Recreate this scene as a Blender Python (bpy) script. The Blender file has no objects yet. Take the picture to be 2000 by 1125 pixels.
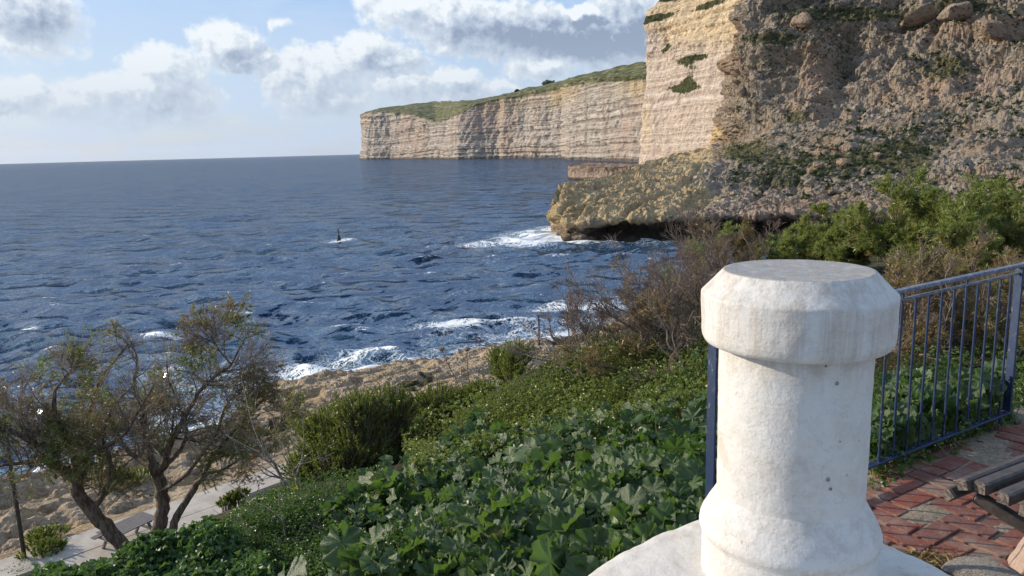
import bpy, math, random
import numpy as np
from mathutils import Vector
R = math.radians
rng = np.random.default_rng(7)
random.seed(7)
C = bpy.context.scene.collection
SC = bpy.context.scene

# ------------------------------------------------------------------ camera, sky, sun, exposure
F = 1500.0
EYE = np.array([0, 0, 18.0])
PITCH = math.atan((562.5-292)/F)
ROLL = math.atan(0.0264)
SUN_EL = 21.0
SUN_AZ = np.array([-0.957, 0.29])            # horizontal direction towards the sun
SKY_STRENGTH = 0.15
cam = bpy.data.cameras.new('camera')
camo = bpy.data.objects.new('camera', cam)
C.objects.link(camo)
cam.sensor_width = 36
cam.lens = 36*F/2000
cam.clip_start = 0.05
cam.clip_end = 60000
from mathutils import Matrix
camo.matrix_world = Matrix.Translation((0, 0, 18)) @ Matrix.Rotation(math.pi/2-PITCH, 4, 'X') @ Matrix.Rotation(-ROLL, 4, 'Z')
SC.camera = camo
SC.view_settings.view_transform = 'Standard'
SC.view_settings.look = 'None'
SC.view_settings.gamma = 1
SC.view_settings.exposure = 0.25
SC.view_settings.use_curve_mapping = False

def ray(px, py):
    """view ray (not normalised) of a pixel of the 2000x1125 photograph"""
    px = np.asarray(px, float); py = np.asarray(py, float)
    x = (px-1000)/F; y = -(py-562.5)/F
    c, s = math.cos(ROLL), math.sin(ROLL)
    X = x*c+y*s; Y = -x*s+y*c
    return np.stack([X, math.cos(PITCH)+Y*math.sin(PITCH), -math.sin(PITCH)+Y*math.cos(PITCH)], -1)
def atz(px, py, z):
    d = ray(px, py); return EYE+d*((z-18)/d[..., 2])[..., None]
def atD(px, py, D):
    d = ray(px, py); return EYE+d*(np.asarray(D)/np.hypot(d[..., 0], d[..., 1]))[..., None]
def project(P):
    P = np.asarray(P, float)-EYE
    cp, sp = math.cos(PITCH), math.sin(PITCH)
    w = P[..., 1]*cp-P[..., 2]*sp
    X = P[..., 0]/w; Y = (P[..., 1]*sp+P[..., 2]*cp)/w
    c, s = math.cos(ROLL), math.sin(ROLL)
    x = X*c-Y*s; y = X*s+Y*c
    return 1000+x*F, 562.5-y*F

# ---- node helpers
class NT:
    def __init__(self, tree): self.t = tree
    def n(self, typ, props=None, **ins):
        nd = self.t.nodes.new('ShaderNode'+typ)
        for k, v in (props or {}).items(): setattr(nd, k, v)
        for k, v in ins.items():
            key = int(k[1:]) if k[0] == 'i' and k[1:].isdigit() else k.replace('_', ' ')
            self.set(nd.inputs[key], v)
        return nd
    def set(self, sock, v):
        if isinstance(v, bpy.types.NodeSocket): self.t.links.new(v, sock)
        elif isinstance(v, bpy.types.Node): self.t.links.new(v.outputs[0], sock)
        elif isinstance(v, (tuple, list)) and len(v) == 3 and sock.type == 'RGBA': sock.default_value = (*v, 1)
        else: sock.default_value = v
    def m(self, op, a, b=0.0, c=0.0, clamp=False):
        nd = self.n('Math', {'operation': op, 'use_clamp': clamp}, i0=a, i1=b)
        if op in ('MULTIPLY_ADD', 'COMPARE', 'SMOOTH_MIN', 'SMOOTH_MAX'): self.set(nd.inputs[2], c)
        return nd.outputs[0]
    def v(self, op, a, b=None, scale=None):
        nd = self.n('VectorMath', {'operation': op}, i0=a)
        if b is not None: self.set(nd.inputs[1], b)
        if scale is not None: self.set(nd.inputs['Scale'], scale)
        return nd.outputs['Value'] if op in ('LENGTH', 'DOT_PRODUCT', 'DISTANCE') else nd.outputs[0]
    def mix(self, f, a, b, mode='MIX'):
        nd = self.n('Mix', {'data_type': 'RGBA', 'blend_type': mode})
        self.set(nd.inputs[0], f); self.set(nd.inputs[6], a); self.set(nd.inputs[7], b)
        return nd.outputs[2]
    def rng(self, x, a, b, c=0.0, d=1.0, smooth=True):
        nd = self.n('MapRange', {'interpolation_type': 'SMOOTHSTEP' if smooth else 'LINEAR'}, Value=x)
        for k, q in zip((1, 2, 3, 4), (a, b, c, d)): self.set(nd.inputs[k], q)
        return nd.outputs[0]
    def noise(self, vec, scale, detail=4, rough=0.55, dist=0.0, typ='FBM', color=False):
        nd = self.n('TexNoise', {'noise_type': typ}, Vector=vec, Scale=scale, Detail=detail, Roughness=rough, Distortion=dist)
        return nd.outputs[1] if color else nd.outputs[0]
    def voro(self, vec, scale, feature='F1', rand=1.0, out=0):
        nd = self.n('TexVoronoi', {'feature': feature}, Vector=vec, Scale=scale, Randomness=rand)
        return nd.outputs[out]
    def ramp(self, f, stops, interp='LINEAR'):
        nd = self.n('ValToRGB', None, Fac=f)
        cr = nd.color_ramp; cr.interpolation = interp
        while len(cr.elements) < len(stops): cr.elements.new(0.5)
        for e, (p, col) in zip(cr.elements, stops):
            e.position = p; e.color = (*col, 1) if len(col) == 3 else col
        return nd.outputs[0]
    def xyz(self, x, y, z):
        return self.n('CombineXYZ', None, X=x, Y=y, Z=z).outputs[0]
    def sep(self, v):
        return self.n('SeparateXYZ', None, Vector=v).outputs

# ---- sky
world = bpy.data.worlds.new('World')
SC.world = world
world.use_nodes = True
wt = world.node_tree
wt.nodes.clear()
w = NT(wt)
CLOUDS = [  # px, py, rx, ry, weight, darkness
    (322, 150, 70, 50, 1.15, 0), (300, 190, 105, 42, 1.1, 0.15), (215, 185, 85, 34, 0.9, 0.05), (350, 205, 65, 26, 0.9, 0.35), (310, 240, 150, 20, 0.55, 0.75),
    (45, 190, 75, 34, 0.85, 0.1), (125, 205, 70, 34, 0.7, 0.1), (8, 215, 35, 16, 0.8, 0.7), (55, 30, 80, 55, 0.85, 0.75), (60, 95, 80, 22, 0.5, 0),
    (440, 80, 58, 40, 1.0, 0.05), (480, 108, 60, 26, 1.0, 0.65), (400, 105, 30, 28, 0.5, 0), (545, 40, 24, 14, 0.3, 0), (525, 45, 12, 14, 0.3, 0),
    (600, 165, 75, 62, 1.1, 0.15), (560, 150, 45, 40, 0.9, 0.3), (650, 125, 90, 40, 1.1, 0.1), (715, 95, 62, 42, 1.1, 0.0), (765, 120, 72, 27, 1.1, 0.65), (650, 190, 70, 36, 0.9, 0.35),
    (700, 110, 110, 34, 0.9, 0.3), (785, 170, 70, 34, 1.0, 0.2), (885, 165, 52, 32, 1.0, 0.15), (905, 185, 70, 26, 0.9, 0.5), (970, 170, 60, 18, 0.6, 0.2),
    (800, 10, 100, 40, 1.0, 0.0), (880, 35, 110, 48, 1.2, 0.3), (1000, 55, 150, 55, 1.3, 0.7), (1130, 65, 130, 52, 1.4, 0.95), (1215, 60, 90, 70, 1.3, 0.8),
    (1060, 125, 75, 30, 0.9, 0.2), (1140, 18, 60, 14, 1.2, 0.0), (1220, 115, 80, 26, 0.7, 0.4), (900, 80, 90, 30, 0.8, 0.2), (1290, 10, 100, 60, 1.2, 0.5),
]
def build_sky():
    tc = w.n('TexCoord').outputs['Generated']
    d = w.v('NORMALIZE', tc)
    s = w.sep(d)
    az = w.m('MULTIPLY', w.m('ARCTAN2', s[0], s[1]), 57.2958)
    el = w.m('MULTIPLY', w.m('ARCSINE', s[2]), 57.2958)
    P = w.xyz(az, el, 0.0)
    def dens(P):
        n1 = w.noise(P, 0.28, 3, 0.5, color=True)
        n2 = w.noise(P, 0.95, 7, 0.62, color=True)
        off = w.v('ADD', w.v('SCALE', w.v('SUBTRACT', n1, (0.5, 0.5, 0.5)), scale=3.2), w.v('SCALE', w.v('SUBTRACT', n2, (0.5, 0.5, 0.5)), scale=1.9))
        Q = w.v('ADD', P, w.v('MULTIPLY', off, (1, 0.8, 0)))
        best = None; dark = None
        for (px, py, rx, ry, wt_, dk) in CLOUDS:
            r = ray(px, py)
            a0 = math.degrees(math.atan2(r[0], r[1])); e0 = math.degrees(math.atan2(r[2], math.hypot(r[0], r[1])))
            k = 57.2958/F*1.15
            q = w.v('MULTIPLY', w.v('SUBTRACT', Q, (a0, e0, 0)), (1/(rx*k), 1/(ry*k), 0))
            e = w.m('MULTIPLY_ADD', w.v('LENGTH', q), -wt_, wt_)
            best = e if best is None else w.m('MAXIMUM', best, e)
            dd = w.m('MULTIPLY', w.m('MAXIMUM', e, 0.0), dk)
            dark = dd if dark is None else w.m('MAXIMUM', dark, dd)
        # the same kind of broken cumulus goes on over the rest of the sky
        G = w.v('MULTIPLY', d, (1, 1, 2.2))
        g = w.m('MULTIPLY_ADD', w.noise(G, 3.2, 7, 0.55), 4.0, -2.15)
        outside = w.m('MAXIMUM', w.rng(w.m('ABSOLUTE', az), 34, 42), w.rng(el, 13, 19))
        outside = w.m('MULTIPLY', outside, w.rng(el, 1, 4))
        g = w.m('SUBTRACT', w.m('MULTIPLY', w.m('ADD', g, 1.0), outside), 1.0)
        best = w.m('MAXIMUM', best, g)
        fb = w.noise(P, 1.3, 8, 0.6)
        best = w.m('ADD', best, w.m('MULTIPLY_ADD', fb, 0.55, -0.29))
        return best, dark, fb
    D0, dk, fb = dens(P)
    D1, _, _ = dens(w.v('ADD', P, (-0.55, 0.65, 0)))
    sky = w.n('TexSky', {'sky_type': 'NISHITA', 'sun_disc': False, 'sun_elevation': R(SUN_EL),
              'sun_rotation': math.atan2(SUN_AZ[0], SUN_AZ[1]), 'altitude': 20, 'air_density': 1.1, 'dust_density': 1.2, 'ozone_density': 1.3}).outputs[0]
    k = 1/SKY_STRENGTH
    def col(r, g, b): return (r*k, g*k, b*k)
    # thin high veil + pale horizon air
    veil = w.noise(w.v('MULTIPLY', P, (0.35, 1.3, 0)), 0.35, 6, 0.6)
    veilf = w.m('MULTIPLY', w.rng(veil, 0.32, 0.62), 0.62)
    base = w.ramp(w.m('DIVIDE', w.m('MAXIMUM', el, 0.0), 45.0), [(0, (0.43, 0.51, 0.61)), (0.1, (0.40, 0.52, 0.69)), (0.25, (0.27, 0.45, 0.77)), (0.6, (0.17, 0.33, 0.66)), (1, (0.10, 0.22, 0.5))])
    left = w.rng(az, 25, -40)
    base = w.mix(w.m('MULTIPLY', left, w.rng(el, 30, 5, 0.0, 0.35)), base, (0.50, 0.62, 0.79))
    base = w.v('SCALE', base, scale=k*1.0)
    skyc = w.mix(0.2, base, sky)
    skyc = w.mix(veilf, skyc, col(0.48, 0.60, 0.78))
    mask = w.rng(D0, -0.04, 0.30)
    mask = w.m('MULTIPLY', mask, w.rng(el, 0.6, 4.0))
    L = w.m('SUBTRACT', D0, D1)
    L = w.m('ADD', w.m('MULTIPLY', w.m('MAXIMUM', L, 0.0), 1.25), w.m('MULTIPLY', w.m('MINIMUM', L, 0.0), 0.42))
    lit = w.m('ADD', w.m('MULTIPLY_ADD', fb, 0.7, 0.30), L)
    lit = w.m('SUBTRACT', lit, w.m('MULTIPLY', dk, 1.0))
    lit = w.m('ADD', lit, w.m('MULTIPLY', w.rng(D0, 0.35, 0.0), 0.18), clamp=True)
    cc = w.ramp(lit, [(0, col(0.25, 0.31, 0.42)), (0.32, col(0.43, 0.50, 0.61)), (0.6, col(0.58, 0.645, 0.72)), (0.92, col(0.78, 0.82, 0.85))])
    cc = w.mix(w.rng(el, 9, 1, 0.0, 0.55), cc, col(0.43, 0.51, 0.62))
    out = w.mix(w.m('MULTIPLY', mask, 0.93), skyc, cc)
    bg = w.n('Background', None, Color=out, Strength=SKY_STRENGTH)
    o = w.n('OutputWorld')
    wt.links.new(bg.outputs[0], o.inputs[0])
build_sky()

sun = bpy.data.lights.new('sun', 'SUN')
sun.energy = 4.5
sun.angle = R(0.6)
sun.color = (1.0, 0.87, 0.70)
suno = bpy.data.objects.new('sun', sun)
C.objects.link(suno)
sd = Vector((SUN_AZ[0]*math.cos(R(SUN_EL)), SUN_AZ[1]*math.cos(R(SUN_EL)), math.sin(R(SUN_EL))))
suno.rotation_euler = sd.to_track_quat('Z', 'Y').to_euler()
suno.location = (0, 0, 60)

# ------------------------------------------------------------------ numpy noise
def _h(ix, iy, iz, seed=0):
    h = (ix.astype(np.int64)*374761393+iy.astype(np.int64)*668265263+iz.astype(np.int64)*2147483647+seed*974711) & 0xffffffff
    h = ((h ^ (h >> 13))*1274126177) & 0xffffffff
    h = ((h ^ (h >> 16))*2246822519) & 0xffffffff
    return ((h ^ (h >> 15)) & 0xffffff)/float(0xffffff)
def vnoise(p, seed=0):
    i = np.floor(p).astype(np.int64); f = p-i; f = f*f*f*(f*(f*6-15)+10)
    r = 0
    for dx in (0, 1):
        wx = f[:, 0] if dx else 1-f[:, 0]
        for dy in (0, 1):
            wy = f[:, 1] if dy else 1-f[:, 1]
            for dz in (0, 1):
                wz = f[:, 2] if dz else 1-f[:, 2]
                r = r+wx*wy*wz*_h(i[:, 0]+dx, i[:, 1]+dy, i[:, 2]+dz, seed)
    return r*2-1
def fbm(p, oct=4, gain=0.5, seed=0, ridged=False):
    a = 1; s = 0; n = 0
    for k in range(oct):
        v = vnoise(p*(2.03**k)+k*17.3, seed+k)
        if ridged: v = 1-2*np.abs(v)
        s = s+a*v; n += a; a *= gain
    return s/n
def worley(p, seed=0):
    i = np.floor(p).astype(np.int64); best = np.full(len(p), 9.0); sec = np.full(len(p), 9.0)
    for dx in (-1, 0, 1):
        for dy in (-1, 0, 1):
            for dz in (-1, 0, 1):
                c = i+np.array([dx, dy, dz])
                q = np.stack([_h(c[:, 0], c[:, 1], c[:, 2], seed+k) for k in (1, 2, 3)], -1)+c
                d = np.linalg.norm(q-p, axis=1)
                sec = np.minimum(sec, np.maximum(d, best)); best = np.minimum(best, d)
    return best, sec
def sstep(x, a, b):
    t = np.clip((x-a)/(b-a), 0, 1); return t*t*(3-2*t)

# ------------------------------------------------------------------ mesh helpers
def mesh_data(name, V, Fc, mat=None, smooth=False, attrs=None):
    """V (N,3); Fc = array (M,3|4) or list of lists"""
    me = bpy.data.meshes.new(name)
    V = np.asarray(V, np.float32)
    if isinstance(Fc, np.ndarray):
        k = Fc.shape[1]; n = len(Fc)
        me.vertices.add(len(V)); me.vertices.foreach_set('co', V.ravel())
        me.loops.add(n*k); me.polygons.add(n)
        me.loops.foreach_set('vertex_index', Fc.astype(np.int32).ravel())
        me.polygons.foreach_set('loop_start', np.arange(0, n*k, k, dtype=np.int32))
        me.polygons.foreach_set('use_smooth', np.full(n, smooth))
        me.update(calc_edges=True)
    else:
        me.from_pydata(V.tolist(), [], Fc)
        me.polygons.foreach_set('use_smooth', np.full(len(me.polygons), smooth))
    for k_, a in (attrs or {}).items():
        at = me.attributes.new(k_, 'FLOAT', 'POINT'); at.data.foreach_set('value', np.asarray(a, np.float32))
    if mat: me.materials.append(mat)
    return me
def obj(name, me, parent=None, loc=None, label=None, cat=None, group=None, kind=None):
    o = bpy.data.objects.new(name, me); C.objects.link(o)
    if parent is not None: o.parent = parent
    if loc is not None: o.location = loc
    return tag(o, label, cat, group, kind)
def tag(o, label=None, cat=None, group=None, kind=None):
    if label: o['label'] = label
    if cat: o['category'] = cat
    if group: o['group'] = group
    if kind: o['kind'] = kind
    return o
def empty(name, loc, label, cat, group=None, rz=0.0):
    o = bpy.data.objects.new(name, None); C.objects.link(o)
    o.location = loc; o.rotation_euler = (0, 0, rz); o.empty_display_size = 0.2
    return tag(o, label, cat, group)
def grid_faces(nr, nc, wrap=False):
    r = np.arange(nr-1)[:, None]; c = np.arange(nc if wrap else nc-1)[None, :]
    c1 = (c+1) % nc
    a = r*nc+c; b = r*nc+c1; d = (r+1)*nc+c; e = (r+1)*nc+c1
    return np.stack([a, b, e, d], -1).reshape(-1, 4)
class MB:
    def __init__(s): s.V = []; s.F = []; s.n = 0
    def add(s, V, Fc):
        V = np.asarray(V, float); s.V.append(V); s.F += [[i+s.n for i in f] for f in (Fc.tolist() if isinstance(Fc, np.ndarray) else Fc)]; s.n += len(V)
        return s
    def box(s, c, size, axes=None, bev=0.0):
        """box with chamfered vertical+horizontal edges; axes = 3x3 rows"""
        hx, hy, hz = [q/2 for q in size]
        A = np.eye(3) if axes is None else np.asarray(axes, float)
        b = bev
        if b <= 0:
            V = [(x*hx, y*hy, z*hz) for z in (-1, 1) for x, y in ((-1, -1), (1, -1), (1, 1), (-1, 1))]
            Fc = [[0, 3, 2, 1], [4, 5, 6, 7], [0, 1, 5, 4], [1, 2, 6, 5], [2, 3, 7, 6], [3, 0, 4, 7]]
        else:
            V = []; 
            def ringv(x, y, z, c_):
                return [(-x+c_, -y, z), (x-c_, -y, z), (x, -y+c_, z), (x, y-c_, z), (x-c_, y, z), (-x+c_, y, z), (-x, y-c_, z), (-x, -y+c_, z)]
            for (ins, z) in ((b, -hz), (0, -hz+b), (0, hz-b), (b, hz)): V += ringv(hx-ins, hy-ins, z, b)
            Fc = [list(range(7, -1, -1)), list(range(24, 32))]
            for k in range(3):
                for i in range(8): Fc.append([k*8+i, k*8+(i+1) % 8, (k+1)*8+(i+1) % 8, (k+1)*8+i])
        return s.add(np.array(V) @ A+np.array(c), Fc)
    def bar(s, a, b, wd, ht, up=(0, 0, 1), bev=0.0):
        a = np.array(a, float); b = np.array(b, float); d = b-a; L = np.linalg.norm(d); x = d/L
        up = np.array(up, float); y = np.cross(up, x); y /= np.linalg.norm(y); z = np.cross(x, y)
        return s.box((a+b)/2, (L, wd, ht), [x, y, z], bev)
    def build(s, name, mat, parent=None, smooth=False, **k):
        return obj(name, mesh_data(name, np.concatenate(s.V), s.F, mat, smooth), parent, **k)
def tubes(P, Rd, k=5):
    """P (M,n,3) polylines, Rd (M,n) radii -> V,F with k sides"""
    M, n, _ = P.shape
    T = np.gradient(P, axis=1); T /= np.linalg.norm(T, axis=2, keepdims=True)+1e-9
    ref = np.where(np.abs(T[:, :1, 2:3]) > 0.85, np.array([1.0, 0, 0]), np.array([0, 0, 1.0]))
    ref = np.broadcast_to(ref, T.shape)
    X = np.cross(T, ref); X /= np.linalg.norm(X, axis=2, keepdims=True)+1e-9
    Y = np.cross(T, X)
    a = np.arange(k)*2*math.pi/k
    V = P[:, :, None, :]+Rd[:, :, None, None]*(np.cos(a)[None, None, :, None]*X[:, :, None, :]+np.sin(a)[None, None, :, None]*Y[:, :, None, :])
    V = V.reshape(-1, 3)
    f = grid_faces(n, k, wrap=True)
    Fc = (f[None]+(np.arange(M)*n*k)[:, None, None]).reshape(-1, 4)
    return V, Fc
def resample(P, n):
    """Catmull-Rom through pts, n samples"""
    P = np.asarray(P, float); m = len(P)
    t = np.linspace(0, m-1, n); i = np.clip(t.astype(int), 0, m-2); f = (t-i)[:, None]
    g = lambda j: P[np.clip(j, 0, m-1)]
    p0, p1, p2, p3 = g(i-1), g(i), g(i+1), g(i+2)
    return 0.5*((2*p1)+(-p0+p2)*f+(2*p0-5*p1+4*p2-p3)*f**2+(-p0+3*p1-3*p2+p3)*f**3)
def joinVF(parts):
    V = []; Fs = []; n = 0
    for v, f in parts: V.append(v); Fs.append(f+n); n += len(v)
    return np.concatenate(V), np.concatenate(Fs)

# ------------------------------------------------------------------ materials
def material(name, fn, **kw):
    m = bpy.data.materials.new(name); m.use_nodes = True
    t = m.node_tree; t.nodes.clear(); nt = NT(t)
    out = t.nodes.new('ShaderNodeOutputMaterial')
    sh = fn(nt, **kw)
    t.links.new(sh if isinstance(sh, bpy.types.NodeSocket) else sh.outputs[0], out.inputs[0])
    return m
def princ(nt, col, rough=0.8, spec=0.3, bump=None, bs=0.5, bd=0.01, metal=0.0, **k):
    ins = {'Base_Color': col, 'Roughness': rough, 'Specular_IOR_Level': spec, 'Metallic': metal}
    ins.update(k)
    if bump is not None:
        ins['Normal'] = nt.n('Bump', None, Height=bump, Strength=bs, Distance=bd).outputs[0]
    return nt.n('BsdfPrincipled', None, **ins).outputs[0]
def pos(nt): return nt.n('NewGeometry').outputs['Position']
def attr(nt, name): return nt.n('Attribute', {'attribute_name': name}).outputs['Fac']

def m_farcliff(nt):
    p = pos(nt); sz = nt.sep(p)
    veg = attr(nt, 'veg'); zn = attr(nt, 'strat'); drk = attr(nt, 'dark')
    warp = nt.noise(p, 0.012, 4)
    zz = nt.m('ADD', nt.m('MULTIPLY', sz[2], 0.11), nt.m('MULTIPLY', warp, 2.2))
    st = nt.n('TexNoise', {'noise_dimensions': '1D'}, W=zz, Scale=1.0, Detail=6, Roughness=0.7).outputs[0]
    big = nt.noise(p, 0.006, 4, 0.6)
    streak = nt.noise(nt.v('MULTIPLY', p, (0.09, 0.09, 0.006)), 1.0, 5, 0.65)
    rough_ = nt.noise(nt.v('MULTIPLY', p, (0.06, 0.06, 0.3)), 1.0, 6, 0.7)
    c = nt.ramp(nt.m('ADD', nt.m('MULTIPLY', st, 0.65), nt.m('MULTIPLY', rough_, 0.4)), [(0.32, (0.17, 0.14, 0.115)), (0.46, (0.33, 0.285, 0.24)), (0.56, (0.50, 0.45, 0.39)), (0.7, (0.66, 0.61, 0.54))])
    c = nt.mix(nt.rng(streak, 0.50, 0.66, 0, 0.7), c, (0.20, 0.175, 0.16))
    c = nt.mix(nt.rng(nt.noise(nt.v('MULTIPLY', p, (0.02, 0.02, 0.012)), 1.0, 5, 0.6), 0.53, 0.68, 0, 0.4), c, (0.44, 0.25, 0.135))
    c = nt.mix(nt.rng(big, 0.5, 0.65, 0, 0.5), c, (0.46, 0.34, 0.27))
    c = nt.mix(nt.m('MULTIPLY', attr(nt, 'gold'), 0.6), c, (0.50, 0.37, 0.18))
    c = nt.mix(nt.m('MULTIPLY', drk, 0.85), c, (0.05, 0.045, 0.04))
    g = nt.noise(nt.v('MULTIPLY', p, (0.05, 0.05, 0.3)), 1.0, 8, 0.75)
    gc = nt.ramp(g, [(0.36, (0.035, 0.045, 0.022)), (0.47, (0.10, 0.115, 0.05)), (0.56, (0.20, 0.19, 0.10)), (0.66, (0.42, 0.37, 0.28))])
    vm = nt.rng(nt.m('ADD', veg, nt.m('MULTIPLY_ADD', g, 0.9, -0.45)), 0.38, 0.58)
    c = nt.mix(vm, c, gc)
    b = nt.m('ADD', nt.noise(p, 0.12, 8, 0.7), nt.m('MULTIPLY', st, 0.8))
    return princ(nt, c, 0.95, 0.1, b, 1.0, 5.0)

def m_massif(nt):
    p = pos(nt); sz = nt.sep(p)
    veg = attr(nt, 'veg'); gold = attr(nt, 'gold'); drk = attr(nt, 'dark'); red = attr(nt, 'pink')
    n1 = nt.noise(p, 0.22, 9, 0.72)
    n2 = nt.noise(nt.v('MULTIPLY', p, (0.5, 0.5, 1.2)), 1.1, 7, 0.7)
    c = nt.ramp(nt.m('ADD', nt.m('MULTIPLY', n1, 0.5), nt.m('MULTIPLY', n2, 0.5)), [(0.34, (0.12, 0.098, 0.075)), (0.45, (0.26, 0.215, 0.168)), (0.55, (0.37, 0.315, 0.25)), (0.67, (0.56, 0.50, 0.42))])
    c = nt.mix(nt.rng(nt.noise(p, 0.05, 6, 0.65), 0.45, 0.65, 0, 0.6), c, (0.36, 0.24, 0.145))
    c = nt.mix(nt.m('MULTIPLY', red, nt.rng(n1, 0.35, 0.6, 0.35, 0.9)), c, (0.50, 0.33, 0.24))
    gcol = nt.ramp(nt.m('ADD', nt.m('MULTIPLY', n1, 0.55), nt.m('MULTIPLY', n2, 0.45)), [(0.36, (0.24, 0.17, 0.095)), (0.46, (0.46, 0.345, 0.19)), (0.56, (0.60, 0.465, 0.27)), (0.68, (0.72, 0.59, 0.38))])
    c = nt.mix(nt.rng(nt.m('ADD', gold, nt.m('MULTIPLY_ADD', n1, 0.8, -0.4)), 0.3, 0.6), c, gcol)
    gv = nt.noise(nt.v('MULTIPLY', p, (1, 1, 1.6)), 0.35, 9, 0.78)
    gc = nt.ramp(nt.noise(p, 0.9, 5, 0.8), [(0.35, (0.03, 0.036, 0.016)), (0.5, (0.08, 0.085, 0.035)), (0.62, (0.2, 0.17, 0.10))])
    vm = nt.rng(nt.m('ADD', nt.m('MULTIPLY', veg, 0.42), nt.m('MULTIPLY', gv, 1.0)), 0.70, 0.78)
    c = nt.mix(nt.m('MULTIPLY', vm, nt.rng(gold, 0.15, 0.6, 0.92, 0.12)), c, gc)
    tuft = nt.rng(nt.voro(nt.v('MULTIPLY', p, (1, 1, 1.5)), 0.75), 0.42, 0.25)
    c = nt.mix(nt.m('MULTIPLY', nt.m('MULTIPLY', tuft, nt.rng(nt.noise(p, 0.2, 3), 0.42, 0.55)), nt.rng(gold, 0.4, 0.1, 0, 0.8)), c, (0.04, 0.045, 0.022))
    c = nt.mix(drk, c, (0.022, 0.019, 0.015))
    b = nt.m('ADD', nt.noise(p, 0.6, 9, 0.72), nt.m('MULTIPLY', nt.voro(p, 1.3), -0.25))
    return princ(nt, c, 0.95, 0.12, b, 1.0, 1.6)

def m_prow(nt):
    p = pos(nt); sz = nt.sep(p)
    veg = attr(nt, 'veg'); gold = attr(nt, 'gold')
    warp = nt.noise(p, 0.03, 4)
    zz = nt.m('ADD', nt.m('MULTIPLY', sz[2], 0.32), nt.m('MULTIPLY', warp, 1.6))
    st = nt.n('TexNoise', {'noise_dimensions': '1D'}, W=zz, Scale=1.0, Detail=6, Roughness=0.72).outputs[0]
    n1 = nt.noise(nt.v('MULTIPLY', p, (0.35, 0.35, 0.5)), 1.0, 9, 0.75)
    stz = nt.noise(nt.v('MULTIPLY', p, (0.35, 0.35, 0.03)), 1.0, 5, 0.6)
    c = nt.ramp(nt.m('ADD', nt.m('MULTIPLY', st, 0.5), nt.m('MULTIPLY', n1, 0.55)), [(0.36, (0.25, 0.185, 0.14)), (0.47, (0.42, 0.335, 0.265)), (0.56, (0.55, 0.46, 0.38)), (0.7, (0.68, 0.61, 0.53))])
    c = nt.mix(nt.rng(stz, 0.52, 0.7, 0, 0.35), c, (0.30, 0.25, 0.22))
    g2 = nt.ramp(nt.m('ADD', nt.m('MULTIPLY', st, 0.5), nt.m('MULTIPLY', n1, 0.55)), [(0.38, (0.28, 0.20, 0.11)), (0.5, (0.56, 0.43, 0.25)), (0.65, (0.74, 0.62, 0.42))])
    c = nt.mix(nt.rng(nt.m('ADD', gold, nt.m('MULTIPLY_ADD', n1, 0.8, -0.4)), 0.2, 1.0, 0, 0.75), c, g2)
    vm = nt.rng(nt.m('ADD', nt.m('MULTIPLY', veg, 0.6), nt.m('MULTIPLY', nt.noise(p, 0.3, 8, 0.75), 0.9)), 0.74, 0.84)
    gc = nt.ramp(nt.noise(p, 0.9, 5, 0.8), [(0.35, (0.02, 0.026, 0.012)), (0.6, (0.08, 0.085, 0.035)), (0.75, (0.2, 0.18, 0.1))])
    c = nt.mix(vm, c, gc)
    b = nt.m('ADD', nt.m('MULTIPLY', st, 0.5), nt.noise(p, 0.45, 9, 0.72))
    return princ(nt, c, 0.95, 0.12, b, 1.0, 1.3)

def m_terrain(nt):
    p = pos(nt)
    soil = attr(nt, 'soil'); dark = attr(nt, 'dark')
    n1 = nt.noise(p, 0.9, 9, 0.7); n2 = nt.noise(p, 4.5, 7, 0.7)
    c = nt.ramp(nt.m('ADD', nt.m('MULTIPLY', n1, 0.6), nt.m('MULTIPLY', n2, 0.4)), [(0.33, (0.18, 0.135, 0.09)), (0.45, (0.39, 0.30, 0.20)), (0.56, (0.54, 0.43, 0.30)), (0.7, (0.66, 0.55, 0.41))])
    c = nt.mix(nt.rng(nt.noise(p, 0.35, 5, 0.6), 0.5, 0.66, 0, 0.6), c, (0.50, 0.36, 0.19))
    c = nt.mix(nt.rng(nt.noise(p, 1.7, 7, 0.75), 0.5, 0.36, 0, 0.6), c, (0.15, 0.115, 0.08))
    pit = nt.rng(nt.voro(p, 5.0), 0.28, 0.12)
    c = nt.mix(nt.m('MULTIPLY', pit, 0.5), c, (0.12, 0.095, 0.07))
    s = nt.ramp(nt.noise(p, 3, 8, 0.7), [(0.35, (0.035, 0.032, 0.016)), (0.55, (0.09, 0.085, 0.04)), (0.7, (0.16, 0.13, 0.08))])
    c = nt.mix(nt.rng(nt.m('ADD', soil, nt.m('MULTIPLY_ADD', n1, 0.6, -0.3)), 0.4, 0.6), c, s)
    c = nt.mix(dark, c, (0.028, 0.024, 0.018))
    b = nt.m('ADD', nt.noise(p, 2.2, 9, 0.72), nt.m('MULTIPLY', nt.voro(p, 5.0), 0.35))
    return princ(nt, c, 0.93, 0.15, b, 1.0, 0.4)

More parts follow.
